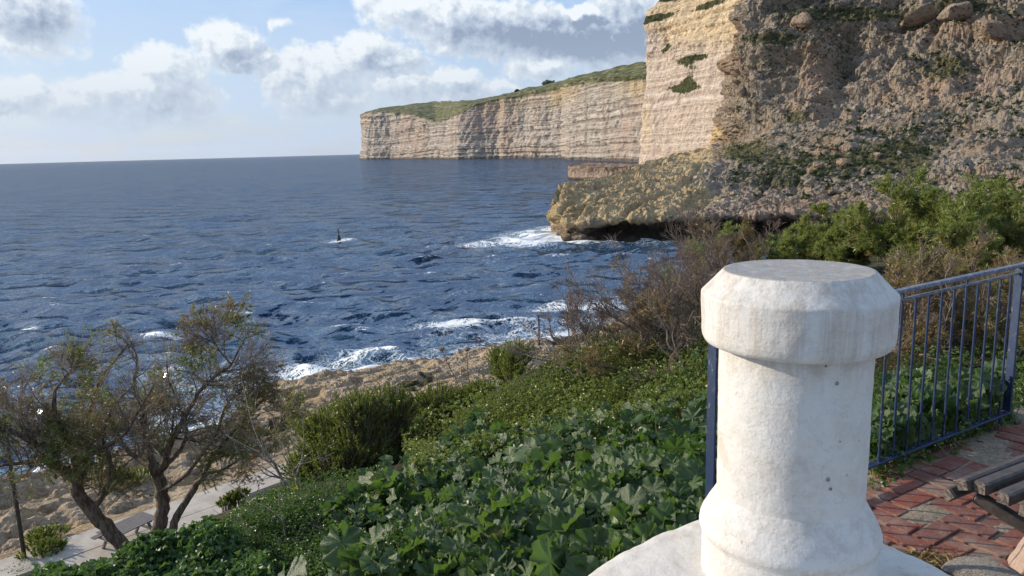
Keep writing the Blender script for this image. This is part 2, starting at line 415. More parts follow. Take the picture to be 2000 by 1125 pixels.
def m_sea(nt):
    p = pos(nt)
    foam = attr(nt, 'foam'); shal = attr(nt, 'shallow'); crest = attr(nt, 'crest')
    lw = nt.n('NewGeometry').outputs['Position']
    q = nt.v('ADD', p, nt.v('SCALE', nt.v('SUBTRACT', nt.noise(p, 0.12, 3, color=True), (0.5, 0.5, 0.5)), scale=3.0))
    # facet slopes of wind-stretched ripples at several sizes (hold at any distance)
    rot = nt.n('VectorRotate', {'rotation_type': 'Z_AXIS'}, Vector=q, Angle=R(-18)).outputs[0]
    a3 = nt.noise(nt.v('MULTIPLY', rot, (0.4, 1.0, 0)), 0.10, 4, 0.6)
    half = (0.5, 0.5, 0.5)
    s0 = nt.v('SUBTRACT', nt.noise(nt.v('MULTIPLY', rot, (0.32, 1.0, 0)), 0.13, 5, 0.62, color=True), half)
    s1 = nt.v('SUBTRACT', nt.noise(nt.v('MULTIPLY', rot, (0.35, 1.0, 1)), 0.45, 3, 0.55, color=True), half)
    s2 = nt.v('SUBTRACT', nt.noise(nt.v('MULTIPLY', rot, (0.5, 1.0, 1)), 1.7, 4, 0.6, color=True), half)
    s3 = nt.v('SUBTRACT', nt.noise(nt.v('MULTIPLY', rot, (0.6, 1.0, 1)), 7.0, 3, 0.6, color=True), half)
    sl = nt.v('ADD', nt.v('ADD', nt.v('SCALE', s0, scale=1.6), nt.v('SCALE', s1, scale=2.0)), nt.v('ADD', nt.v('SCALE', s2, scale=0.9), nt.v('SCALE', s3, scale=0.12)))
    gust = nt.rng(nt.noise(nt.v('MULTIPLY', rot, (0.3, 1.0, 0)), 0.02, 3, 0.6), 0.35, 0.65, 0.8, 1.15)
    sl = nt.v('MULTIPLY', nt.v('SCALE', sl, scale=gust), (1, 1, 0))
    nrm = nt.v('NORMALIZE', nt.v('ADD', nt.n('NewGeometry').outputs['Normal'], sl))
    deep = nt.mix(nt.rng(a3, 0.4, 0.62), (0.002, 0.019, 0.055), (0.003, 0.036, 0.084))
    deep = nt.mix(nt.m('MULTIPLY', shal, 0.6), deep, (0.015, 0.10, 0.13))
    # foam: lacy cells
    r1 = nt.m('ABSOLUTE', nt.m('SUBTRACT', nt.noise(q, 0.55, 6, 0.6, 0.6), 0.5))
    r2 = nt.m('ABSOLUTE', nt.m('SUBTRACT', nt.noise(q, 1.7, 5, 0.6, 0.8), 0.5))
    lace = nt.m('MINIMUM', r1, nt.m('MULTIPLY', r2, 1.1))
    patch = nt.noise(q, 0.16, 4, 0.6)
    amt = nt.m('MULTIPLY', foam, nt.m('MULTIPLY_ADD', patch, 1.6, 0.15))
    fm = nt.rng(nt.m('SUBTRACT', nt.m('MULTIPLY', amt, 0.115), lace), -0.012, 0.022)
    # whitecaps on the crests of the open sea
    wc = nt.noise(nt.v('MULTIPLY', rot, (0.35, 1.0, 0)), 0.6, 6, 0.7)
    wf = nt.m('MULTIPLY', nt.rng(nt.m('ADD', wc, nt.m('MULTIPLY', crest, 0.085)), 0.75, 0.775), nt.rng(nt.noise(p, 2.2, 4, 0.7), 0.46, 0.54))
    fm = nt.m('MAXIMUM', fm, nt.m('MULTIPLY', wf, 0.9), clamp=True)
    fr = nt.n('Fresnel', None, IOR=1.33, Normal=nrm).outputs[0]
    fr = nt.m('MULTIPLY_ADD', nt.m('POWER', fr, 1.5), 0.27, 0.003)
    dif = nt.n('BsdfDiffuse', None, Color=deep, Normal=nrm).outputs[0]
    glo = nt.n('BsdfGlossy', None, Color=(0.9, 0.95, 1.0), Roughness=0.10, Normal=nrm).outputs[0]
    wm = nt.n('MixShader', None, Fac=fr); nt.set(wm.inputs[1], dif); nt.set(wm.inputs[2], glo)
    water = wm.outputs[0]
    fo = princ(nt, (0.78, 0.82, 0.84), 0.7, 0.2, Normal=nrm)
    mx = nt.n('MixShader', None, Fac=fm); nt.set(mx.inputs[1], water); nt.set(mx.inputs[2], fo)
    return mx.outputs[0]

def m_white(nt, base=(0.65, 0.64, 0.61), dirt=0.45, top=False):
    p = pos(nt); nz = nt.sep(nt.n('NewGeometry').outputs['Normal'])[2]
    n1 = nt.noise(p, 9, 7, 0.65); n2 = nt.noise(p, 38, 6, 0.7); n3 = nt.noise(p, 140, 4, 0.6)
    brush = nt.noise(nt.v('MULTIPLY', p, (6, 6, 60)), 1.0, 4, 0.6)
    c = nt.mix(nt.rng(n1, 0.42, 0.66, 0, 0.55), base, (0.58, 0.53, 0.46))
    c = nt.mix(nt.m('MULTIPLY', nt.rng(nt.m('ADD', nt.m('MULTIPLY', n1, 0.5), nt.m('MULTIPLY', n2, 0.5)), 0.53, 0.66), dirt), c, (0.47, 0.42, 0.36))
    spots = nt.m('MULTIPLY', nt.rng(nt.voro(p, 26), 0.12, 0.06), nt.rng(n1, 0.5, 0.6))
    c = nt.mix(nt.m('MULTIPLY', spots, 0.6), c, (0.22, 0.17, 0.12))
    gr = nt.m('MULTIPLY', nt.rng(nz, 0.8, 0.97), nt.rng(n2, 0.30, 0.58, 0.6, 1.0))
    if top:
        c = nt.mix(gr, c, (0.31, 0.305, 0.295))
        be = nt.m('MULTIPLY', nt.m('MULTIPLY', nt.rng(nz, 0.25, 0.5), nt.rng(nz, 0.9, 0.8)), nt.rng(n2, 0.42, 0.6, 0.1, 0.65))
        c = nt.mix(be, c, (0.50, 0.48, 0.45))
        c = nt.mix(nt.m('MULTIPLY', nt.rng(nt.voro(p, 55), 0.16, 0.06), nt.rng(nz, 0.85, 0.95)), c, (0.16, 0.15, 0.14))
    pz = nt.sep(p)[2]
    gro = nt.m('MAXIMUM', nt.rng(pz, 17.50, 17.60), nt.m('MAXIMUM', nt.rng(nt.m('ABSOLUTE', nt.m('SUBTRACT', pz, 17.178)), 0.02, 0.0), nt.rng(nt.m('ABSOLUTE', nt.m('SUBTRACT', pz, 17.695)), 0.012, 0.0))) 
    strk = nt.noise(nt.v('MULTIPLY', p, (30, 30, 2.2)), 1.0, 5, 0.7)
    c = nt.mix(nt.m('MULTIPLY', nt.m('MULTIPLY', gro, nt.rng(strk, 0.45, 0.62)), 0.42), c, (0.40, 0.33, 0.25))
    flake = nt.rng(nt.noise(p, 16, 8, 0.75), 0.50, 0.53)
    n4 = nt.noise(p, 5.5, 8, 0.75)
    c = nt.mix(nt.m('MULTIPLY', nt.rng(n4, 0.54, 0.68), 0.4), c, (0.46, 0.40, 0.33))
    c = nt.mix(nt.m('MULTIPLY', nt.rng(nt.noise(p, 24, 8, 0.8), 0.62, 0.72), 0.5), c, (0.36, 0.30, 0.24))
    b = nt.m('ADD', nt.m('ADD', nt.m('MULTIPLY', n1, 0.7), nt.m('MULTIPLY', n2, 0.45)), nt.m('ADD', nt.m('ADD', nt.m('MULTIPLY', n3, 0.1), nt.m('MULTIPLY', flake, 0.06)), nt.m('MULTIPLY', brush, 0.3)))
    return princ(nt, c, 0.62, 0.35, b, 0.8, 0.007)

def m_simple(nt, a=(0.3, 0.3, 0.3), b=(0.2, 0.2, 0.2), scale=20, rough=0.7, spec=0.3, bs=0.4, bd=0.004, metal=0.0, stretch=(1, 1, 1)):
    p = nt.v('MULTIPLY', nt.n('TexCoord').outputs['Object'], stretch)
    n = nt.noise(p, scale, 7, 0.65)
    return princ(nt, nt.mix(nt.rng(n, 0.38, 0.62), a, b), rough, spec, n, bs, bd, metal)

def m_brick(nt):
    p = pos(nt); rnd = nt.n('ObjectInfo').outputs['Random']
    n1 = nt.noise(p, 18, 7, 0.7); n2 = nt.noise(p, 90, 4, 0.7); n3 = nt.noise(p, 3.2, 6, 0.7)
    c = nt.mix(rnd, (0.23, 0.065, 0.042), (0.165, 0.07, 0.054))
    c = nt.mix(nt.rng(n1, 0.42, 0.68, 0, 0.6), c, (0.20, 0.125, 0.105))
    c = nt.mix(nt.rng(n3, 0.50, 0.66, 0, 0.6), c, nt.mix(n2, (0.24, 0.19, 0.15), (0.36, 0.30, 0.23)))
    c = nt.mix(nt.rng(n2, 0.56, 0.72, 0, 0.6), c, (0.40, 0.34, 0.27))
    return princ(nt, c, 0.8, 0.25, nt.m('ADD', n1, nt.m('MULTIPLY', n2, 0.4)), 0.6, 0.008)
def m_mortar(nt):
    p = pos(nt)
    n1 = nt.noise(p, 60, 6, 0.75); n2 = nt.noise(p, 4, 6, 0.7)
    c = nt.ramp(n1, [(0.3, (0.13, 0.105, 0.08)), (0.5, (0.28, 0.23, 0.17)), (0.7, (0.46, 0.39, 0.29))])
    c = nt.mix(nt.rng(n2, 0.45, 0.65, 0, 0.4), c, (0.17, 0.12, 0.08))
    return princ(nt, c, 0.95, 0.1, n1, 0.8, 0.01)

def m_blue(nt, base=(0.014, 0.032, 0.085)):
    p = nt.n('TexCoord').outputs['Object']
    n = nt.noise(nt.v('MULTIPLY', pos(nt), (1, 1, 0.35)), 45, 7, 0.75); n2 = nt.noise(pos(nt), 14, 5, 0.6)
    c = nt.mix(nt.rng(n2, 0.4, 0.7, 0, 0.5), base, (0.03, 0.055, 0.11))
    c = nt.mix(nt.rng(n, 0.60, 0.68, 0, 0.8), c, (0.36, 0.38, 0.42))
    c = nt.mix(nt.rng(nt.noise(pos(nt), 22, 6, 0.75), 0.60, 0.66, 0, 0.8), c, (0.13, 0.055, 0.025))
    return princ(nt, c, 0.45, 0.5, n, 0.5, 0.003)
def m_railtop(nt):
    n = nt.noise(pos(nt), 40, 7, 0.75)
    c = nt.ramp(n, [(0.38, (0.05, 0.07, 0.12)), (0.52, (0.13, 0.155, 0.20)), (0.66, (0.32, 0.33, 0.34))])
    return princ(nt, c, 0.45, 0.5, n, 0.4, 0.002)

def m_leaf(nt, a=(0.045, 0.10, 0.028), b=(0.075, 0.13, 0.045), under=(0.10, 0.15, 0.075), trans=(0.22, 0.42, 0.03), scale=6, rough=0.38, tf=0.30, veins=True, old=(0.3, 0.24, 0.06)):
    rnd = nt.n('ObjectInfo').outputs['Random']
    p = pos(nt); g = nt.n('NewGeometry')
    n = nt.noise(p, scale, 4, 0.6)
    c = nt.mix(nt.rng(nt.m('ADD', n, nt.m('MULTIPLY_ADD', rnd, 0.3, -0.15)), 0.35, 0.65), a, b)
    c = nt.mix(nt.rng(nt.noise(p, scale*0.4, 3), 0.68, 0.75, 0, 0.8), c, old)
    if veins:
        o = nt.n('TexCoord').outputs['Object']; so = nt.sep(o)
        ang = nt.m('ARCTAN2', so[0], so[1])
        vv = nt.m('ABSOLUTE', nt.m('SINE', nt.m('MULTIPLY', ang, 3.5)))
        vm = nt.rng(vv, 0.10, 0.0, 0, 0.45)
        c = nt.mix(vm, c, (0.16, 0.21, 0.10))
        fz = nt.noise(o, 22, 4, 0.7)
        bump = nt.m('ADD', nt.m('MULTIPLY', fz, 0.6), nt.m('MULTIPLY', vv, 0.25))
    else: bump = n
    c = nt.mix(g.outputs['Backfacing'], c, under)
    nr = nt.n('Bump', None, Height=bump, Strength=0.6, Distance=0.01).outputs[0]
    d = princ(nt, c, rough, 0.5, Normal=nr)
    t = nt.n('BsdfTranslucent', None, Color=nt.mix(0.5, c, trans)).outputs[0]
    mx = nt.n('MixShader', None, Fac=tf); nt.set(mx.inputs[1], d); nt.set(mx.inputs[2], t)
    return mx.outputs[0]
def m_bark(nt, a=(0.26, 0.20, 0.15), b=(0.09, 0.07, 0.055), scale=14, st=(1, 1, 0.25)):
    p = nt.v('MULTIPLY', pos(nt), st)
    n = nt.noise(p, scale, 7, 0.7)
    return princ(nt, nt.mix(nt.rng(n, 0.38, 0.62), b, a), 0.9, 0.15, n, 1.0, 0.03)

M = {
    'farcliff': material('limestone_far', m_farcliff), 'massif': material('limestone_slope', m_massif), 'prow': material('limestone_face', m_prow),
    'terrain': material('coastal_ground', m_terrain), 'sea': material('sea_water', m_sea),
    'white': material('whitewash', m_white, top=True), 'parapet': material('whitewash_wall', m_white, base=(0.63, 0.61, 0.57), dirt=0.8),
    'brick': material('red_paver', m_brick), 'mortar': material('sandy_mortar', m_mortar),
    'blue': material('blue_paint', m_blue), 'railtop': material('worn_rail', m_railtop),
    'bench': material('dark_slat', m_simple, a=(0.085, 0.07, 0.06), b=(0.05, 0.042, 0.038), scale=30, rough=0.5, spec=0.4, stretch=(1, 1, 1), bs=0.3),
    'benchend': material('slat_end', m_simple, a=(0.20, 0.165, 0.14), b=(0.06, 0.05, 0.045), scale=90, rough=0.8, bs=1.0),
    'stone': material('grey_stone', m_simple, a=(0.34, 0.31, 0.27), b=(0.22, 0.20, 0.17), scale=12, rough=0.9, bs=0.8, bd=0.02),
    'pinkstone': material('pink_stone', m_simple, a=(0.42, 0.31, 0.25), b=(0.34, 0.25, 0.20), scale=12, rough=0.9, bs=0.6, bd=0.01),
    'boulder': material('boulder_rock', m_simple, a=(0.42, 0.34, 0.27), b=(0.22, 0.17, 0.13), scale=1.2, rough=0.95, bs=1.0, bd=0.5),
    'path': material('path_concrete', m_simple, a=(0.50, 0.45, 0.38), b=(0.40, 0.355, 0.30), scale=1.5, rough=0.9, bs=0.3, bd=0.02),
    'pole': material('dark_post', m_simple, a=(0.035, 0.032, 0.03), b=(0.06, 0.045, 0.035), scale=10, rough=0.6),
    'lamp': material('lamp_head', m_simple, a=(0.10, 0.085, 0.05), b=(0.16, 0.13, 0.07), scale=10, rough=0.4),
    'greywood': material('weathered_wood', m_simple, a=(0.23, 0.21, 0.20), b=(0.13, 0.12, 0.115), scale=9, rough=0.9, stretch=(0.3, 4, 1)),
    'mallow': material('mallow_leaf', m_leaf, a=(0.026, 0.062, 0.014), b=(0.085, 0.135, 0.045), under=(0.08, 0.13, 0.045)),
    'ivy': material('ivy_leaf', m_leaf, a=(0.035, 0.085, 0.022), b=(0.06, 0.12, 0.035), under=(0.08, 0.13, 0.05), veins=False, scale=5, rough=0.5),
    'herb': material('small_herb_leaf', m_leaf, a=(0.045, 0.10, 0.02), b=(0.10, 0.15, 0.035), under=(0.08, 0.13, 0.04), veins=False, scale=3),
    'shrubleaf': material('shrub_leaf', m_leaf, a=(0.09, 0.14, 0.025), b=(0.20, 0.24, 0.05), under=(0.14, 0.18, 0.04), trans=(0.32, 0.38, 0.04), veins=False, scale=1.8, tf=0.38, old=(0.10, 0.07, 0.02)),
    'tamgreen': material('tamarisk_green', m_leaf, a=(0.24, 0.28, 0.06), b=(0.36, 0.37, 0.11), under=(0.11, 0.17, 0.04), trans=(0.40, 0.46, 0.08), veins=False, scale=2.0, tf=0.35, old=(0.28, 0.20, 0.06)),
    'tambrown': material('tamarisk_rust', m_leaf, a=(0.32, 0.23, 0.09), b=(0.38, 0.33, 0.12), under=(0.2, 0.15, 0.07), trans=(0.28, 0.18, 0.06), veins=False, scale=0.9, tf=0.3, old=(0.11, 0.13, 0.04)),
    'stem': material('green_stem', m_simple, a=(0.12, 0.17, 0.06), b=(0.16, 0.16, 0.08), scale=20),
    'dead': material('dead_wood', m_bark, a=(0.36, 0.32, 0.28), b=(0.17, 0.145, 0.125), scale=30),
    'twig': material('brown_twig', m_bark, a=(0.30, 0.235, 0.19), b=(0.15, 0.11, 0.09), scale=8),
    'greytwig': material('grey_twig', m_bark, a=(0.38, 0.32, 0.265), b=(0.17, 0.14, 0.12), scale=8),
    'bark': material('tamarisk_bark', m_bark), 'scrub': material('scrub_leaf', m_leaf, a=(0.018, 0.03, 0.010), b=(0.05, 0.065, 0.02), under=(0.035, 0.05, 0.018), veins=False, scale=0.2, tf=0.1, rough=0.8, old=(0.08, 0.07, 0.04)),
    'yellow': material('yellow_petal', m_simple, a=(0.75, 0.5, 0.02), b=(0.7, 0.42, 0.02)),
    'buoy': material('marker_paint', m_simple, a=(0.02, 0.022, 0.02), b=(0.05, 0.05, 0.045)),
}

# ------------------------------------------------------------------ near ground
PA = np.array([9, 12, 14, 20, 27, 30.5, 33.7, 38, 42, 44.6, 49, 60, 75, 110.]) 
PE = np.array([43.2, 42.6, 42.0, 44, 47.6, 46.6, 47.2, 46.2, 45.0, 41.5, 39.3, 38, 40, 45.])
def sa(x, y): return -0.736*x+0.677*y, 0.677*x+0.736*y
def ground(x, y, detail=True):
    x = np.asarray(x, float); y = np.asarray(y, float); sh = x.shape
    x = x.ravel(); y = y.ravel()
    s, a = sa(x, y); E = np.interp(a, PA, PE)
    z = np.interp(s, [-5, 0.9, 1.6, 2.4, 4.4, 6.6, 9.7, 13, 18, 23, 27, 28.6, 31, 36, 41, 60], [16.22, 16.22, 16.2, 16.0, 15.25, 13.75, 11.55, 9.3, 6.8, 5.1, 4.15, 4.0, 4.0, 3.3, 2.3, 1.4])
    p = np.stack([x, y, 0*x], -1)
    rock = sstep(s, 30.6, 33)
    n = fbm(p*0.16, 4, 0.55, 3)
    led = z+n*1.1*rock+(s-31)*0.02*rock
    q = 0.38
    k = led/q; fl = np.floor(k); fr = k-fl
    stepz = (fl+sstep(fr, 0.68, 0.95))*q
    z = z*(1-rock)+rock*(stepz*0.85+led*0.15)
    if detail:
        pa = np.stack([a*0.28+fbm(p*0.3, 2, 0.5, 14)*0.6, s*0.95, 0*s], -1)
        w1, w2 = worley(pa*0.8, 15)
        z = z+rock*(fbm(pa*1.5, 4, 0.65, 11)*0.22+fbm(p*1.8, 4, 0.7, 17)*0.16+fbm(pa*0.9, 4, 0.6, 12, True)*0.22-np.exp(-(w2-w1)*12)*0.28-sstep(fbm(pa*3.2, 3, 0.6, 16), 0.25, 0.5)*0.12)
    z = z+1.5*np.exp(-((x-2.2)**2+(y-12.0)**2)/(2*3.0**2))+0.62*np.exp(-((x+3.4)**2+(y-5.3)**2)/(2*1.4**2))+0.45*np.exp(-((x+0.5)**2+(y-8.0)**2)/(2*1.7**2))
    z = z+(1-rock)*sstep(s, 1.2, 4)*fbm(p*0.5, 3, 0.5, 5)*0.25*(1-sstep(s, 25, 28))
    # crevice
    cs = np.interp(a, [5, 9, 12, 16, 24], [38.2, 38.8, 38.4, 37.6, 37.0])+vnoise(p*0.5, 9)*0.4
    z = z-1.3*np.exp(-((s-cs)/0.45)**2)*sstep(a, 26, 18)
    ridge = np.exp(-((s-cs-2.2)/1.6)**2)*0.7*sstep(a, 26, 18)
    z = z+ridge
    edge = E+fbm(p*0.35, 3, 0.6, 21)*1.3
    z = z-sstep(s, edge-1.0, edge+2.2)*4.2-np.clip(s-edge-2, 0, 40)*0.3
    return z.reshape(sh)
def hit(px, py, hgt=0.0, D0=1.5, D1=75):
    """where the pixels' rays meet the ground (+hgt)"""
    px = np.atleast_1d(np.asarray(px, float)); py = np.atleast_1d(np.asarray(py, float))
    d = ray(px, py); d = d/np.hypot(d[:, 0], d[:, 1])[:, None]
    Ds = np.geomspace(D0, D1, 260)
    out = np.full((len(px), 3), np.nan); done = np.zeros(len(px), bool)
    for D in Ds:
        q = EYE+d*D
        g = ground(q[:, 0], q[:, 1], False)+hgt
        h = (q[:, 2] <= g) & ~done
        out[h] = q[h]; done |= h
    return out

def build_ground():
    azs = np.radians(np.concatenate([np.arange(-60, -38, 0.8), np.arange(-38, 14, 0.16), np.arange(14.5, 60, 0.6)])); rs = np.concatenate([np.geomspace(0.7, 24, 90), np.geomspace(24.1, 72, 310), np.geomspace(74, 150, 20)])
    A, Rr = np.meshgrid(azs, rs)
    x = Rr*np.sin(A); y = Rr*np.cos(A)-0.3
    z = ground(x, y)
    V = np.stack([x, y, z], -1).reshape(-1, 3)
    s, a = sa(V[:, 0], V[:, 1])
    soil = 1-sstep(s, 30.2, 31.2)
    pn = np.stack([V[:, 0], V[:, 1], 0*s], -1)
    soil = np.maximum(soil, 0.75*sstep(fbm(pn*0.3, 4, 0.6, 31), 0.1, 0.4)*sstep(s, 44, 38))
    sand = np.exp(-((s-27.6)/1.6)**2); soil = soil*(1-0.85*sand)
    dark = sstep(V[:, 2], 0.75, 0.25)
    cs = np.interp(a, [5, 9, 12, 16, 24], [38.2, 38.8, 38.4, 37.6, 37.0])
    obj('ground', mesh_data('ground', V, grid_faces(*A.shape)[:, ::-1], M['terrain'], False, {'soil': soil, 'dark': dark}), kind='structure')
build_ground()
def sa_xy(s, a): 
    d = -0.736*0.736-0.677*0.677
    # invert [s;a] = [[-.736,.677],[.677,.736]] [x;y]
    return (0.736*s-0.677*a)/d, (-0.677*s-0.736*a)/d
# coastal path of pale concrete slabs
def build_path():
    mb = MB(); root = None
    a = -6.0; k = 0
    root = MB()
    V = []; Fs = []
    aa = np.linspace(-8, 75, 120)
    s0 = 28.75+0.15*np.sin(aa*0.3); s1 = 30.45+0.12*np.sin(aa*0.23+1)+0.5*sstep(aa, 24, 40)
    for (ss, zz) in ((s0, 3.7), (s0, 4.16), (s1, 4.16), (s1, 3.7)):
        x, y = sa_xy(ss, aa); V.append(np.stack([x, y, np.full_like(x, zz)], -1))
    V = np.stack(V, 0).reshape(-1, 3)
    obj('path', mesh_data('path', V, grid_faces(4, len(aa)), M['path']), kind='structure')
    x0, y0 = sa_xy(27.9, 10.0)
build_path()

# ------------------------------------------------------------------ sea
def build_sea():
    az = np.concatenate([np.arange(-180, -41, 3.0), np.arange(-40, 19, 0.14), np.arange(19.5, 42, 0.5), np.arange(44, 180, 4.0)])
    rs = np.concatenate([np.geomspace(28, 1200, 470), np.geomspace(1240, 16000, 50)])
    A, Rr = np.meshgrid(np.radians(az), rs)
    x = (Rr*np.sin(A)).ravel(); y = (Rr*np.cos(A)).ravel(); r = Rr.ravel()
    dr = r*0.008; fine = ((A.ravel() > R(-41)) & (A.ravel() < R(19)))
    z = np.zeros_like(x); gx = np.zeros_like(x)
    g = np.random.default_rng(3)
    wind = math.atan2(0.87, 0.49)     # waves run shorewards-ish
    sel = np.where(fine & (r < 1200))[0]
    xs, ys, drs = x[sel], y[sel], dr[sel]; zs = np.zeros(len(sel))
    px_ = xs.copy(); py_ = ys.copy()
    for i in range(46):
        lam = 1.8*(9.5/1.8)**(g.random()**1.0)
        th = R(262)+g.normal()*0.42
        k = 2*math.pi/lam
        amp = 0.0145*lam**1.0*(0.55+0.7*g.random())
        kx, ky = math.cos(th)*k, math.sin(th)*k
        ph = kx*xs+ky*ys+g.random()*6.28
        at = np.clip(1.4-drs*4.0/lam, 0, 1)
        c = np.cos(ph)
        zs += amp*c*at
        px_ -= math.cos(th)*amp*np.sin(ph)*at*0.9; py_ -= math.sin(th)*amp*np.sin(ph)*at*0.9
    for i in range(12):
        lam = 9+9*g.random(); th = R(262)+g.normal()*0.3; k = 2*math.pi/lam
        zs += 0.0045*lam*np.cos(math.cos(th)*k*xs+math.sin(th)*k*ys+g.random()*6.28)*np.clip(1.4-drs*4.0/lam, 0, 1)
    z[sel] = zs; x[sel] = px_; y[sel] = py_
    # foam
    s, a = sa(x, y); E = np.interp(a, PA, PE)
    d = s-E-1.0
    near = (a > -10) & (a < 100)
    wid = np.interp(a, [5, 12, 22, 28, 36, 42, 50, 58, 70, 90], [5, 5, 6, 9, 7, 6, 9, 10, 3, 2])
    foam = np.where(near, np.exp(-np.clip(d, 0, 99)/wid*1.7)*1.2, 0)
    foam = foam*(s > 20)
    foam += np.where(near, 0.35*np.exp(-((d-wid*1.6)/1.0)**2)*sstep(vnoise(np.stack([a*0.12, 0*a, 0*a], -1), 5), -0.2, 0.5), 0)
    # round the golden headland
    WL = np.array([[9.5, 172], [8.6, 160], [10.6, 151.8], [13.5, 149.6], [29, 148.6], [50, 150], [66, 155]])
    dm = np.full(len(x), 999.0)
    idx = np.where((np.abs(x-25) < 90) & (np.abs(y-155) < 60))[0]
    for p0, p1 in zip(WL[:-1], WL[1:]):
        v = p1-p0; t = np.clip(((x[idx]-p0[0])*v[0]+(y[idx]-p0[1])*v[1])/(v@v), 0, 1)
        dm[idx] = np.minimum(dm[idx], np.hypot(x[idx]-p0[0]-v[0]*t, y[idx]-p0[1]-v[1]*t))
    foam += 1.25*np.exp(-dm/2.3)
    tip = np.hypot((x-6)/6.5, (y-157)/6.5)
    foam += 1.5*np.exp(-tip**2*1.1)
    foam += 0.5*np.exp(-(((x-0)/9)**2+((y-148)/5)**2))
    bu = atz(662, 470, 0.0)
    foam += 0.9*np.exp(-(((x-bu[0])/3.0)**2+((y-bu[1])/1.3)**2))
    for (qx, qy, w1, w2) in ((875, 643, 2.6, 0.8), (1130, 600, 4, 1.5), (50, 640, 1.4, .5), (310, 655, 1.6, .5)):
        c = atz(qx, qy, 0.0); foam += 0.95*np.exp(-(((x-c[0])/w1)**2+((y-c[1])/w2)**2))
    # foam line at the feet of the far cliffs
    shal = np.clip(np.exp(-np.clip(d, 0, 99)/9.0)*near*(s > 20)*0.9+0.8*np.exp(-dm/6)+1.0*np.exp(-tip**2*0.5), 0, 1)
    crest = np.zeros_like(x); crest[sel] = zs/ (zs.std()+1e-6)
    V = np.stack([x, y, z], -1)
    Fc = grid_faces(A.shape[0], A.shape[1], wrap=True)[:, ::-1]
    obj('sea', mesh_data('sea', V, Fc, M['sea'], True, {'foam': np.clip(foam, 0, 1.6), 'shallow': shal, 'crest': np.clip(crest, -3, 3)}), kind='structure')
build_sea()

# ------------------------------------------------------------------ lofted rock masses
def cr_rows(G, nr):
    """G (rows, cols, 3) -> cubic resample along rows"""
    m = G.shape[0]; t = np.linspace(0, m-1, nr); i = np.clip(t.astype(int), 0, m-2); f = (t-i)[:, None, None]
    g = lambda j: G[np.clip(j, 0, m-1)]
    p0, p1, p2, p3 = g(i-1), g(i), g(i+1), g(i+2)
    T = 0.35
    m1 = (p2-p0)*T; m2 = (p3-p1)*T
    return (2*f**3-3*f**2+1)*p1+(f**3-2*f**2+f)*m1+(-2*f**3+3*f**2)*p2+(f**3-f**2)*m2
def normals_grid(V, shape):
    G = V.reshape(*shape, 3); a = np.gradient(G, axis=0); b = np.gradient(G, axis=1)
    n = np.cross(b, a); n /= np.linalg.norm(n, axis=2, keepdims=True)+1e-9
    return n.reshape(-1, 3)
def smoothg(N, shape, k=3):
    G = N.reshape(*shape, -1)
    for _ in range(k):
        G[1:-1] = (G[:-2]+G[1:-1]*2+G[2:])/4; G[:, 1:-1] = (G[:, :-2]+G[:, 1:-1]*2+G[:, 2:])/4
    G = G/(np.linalg.norm(G, axis=2, keepdims=True)+1e-9)
    return G.reshape(-1, 3)

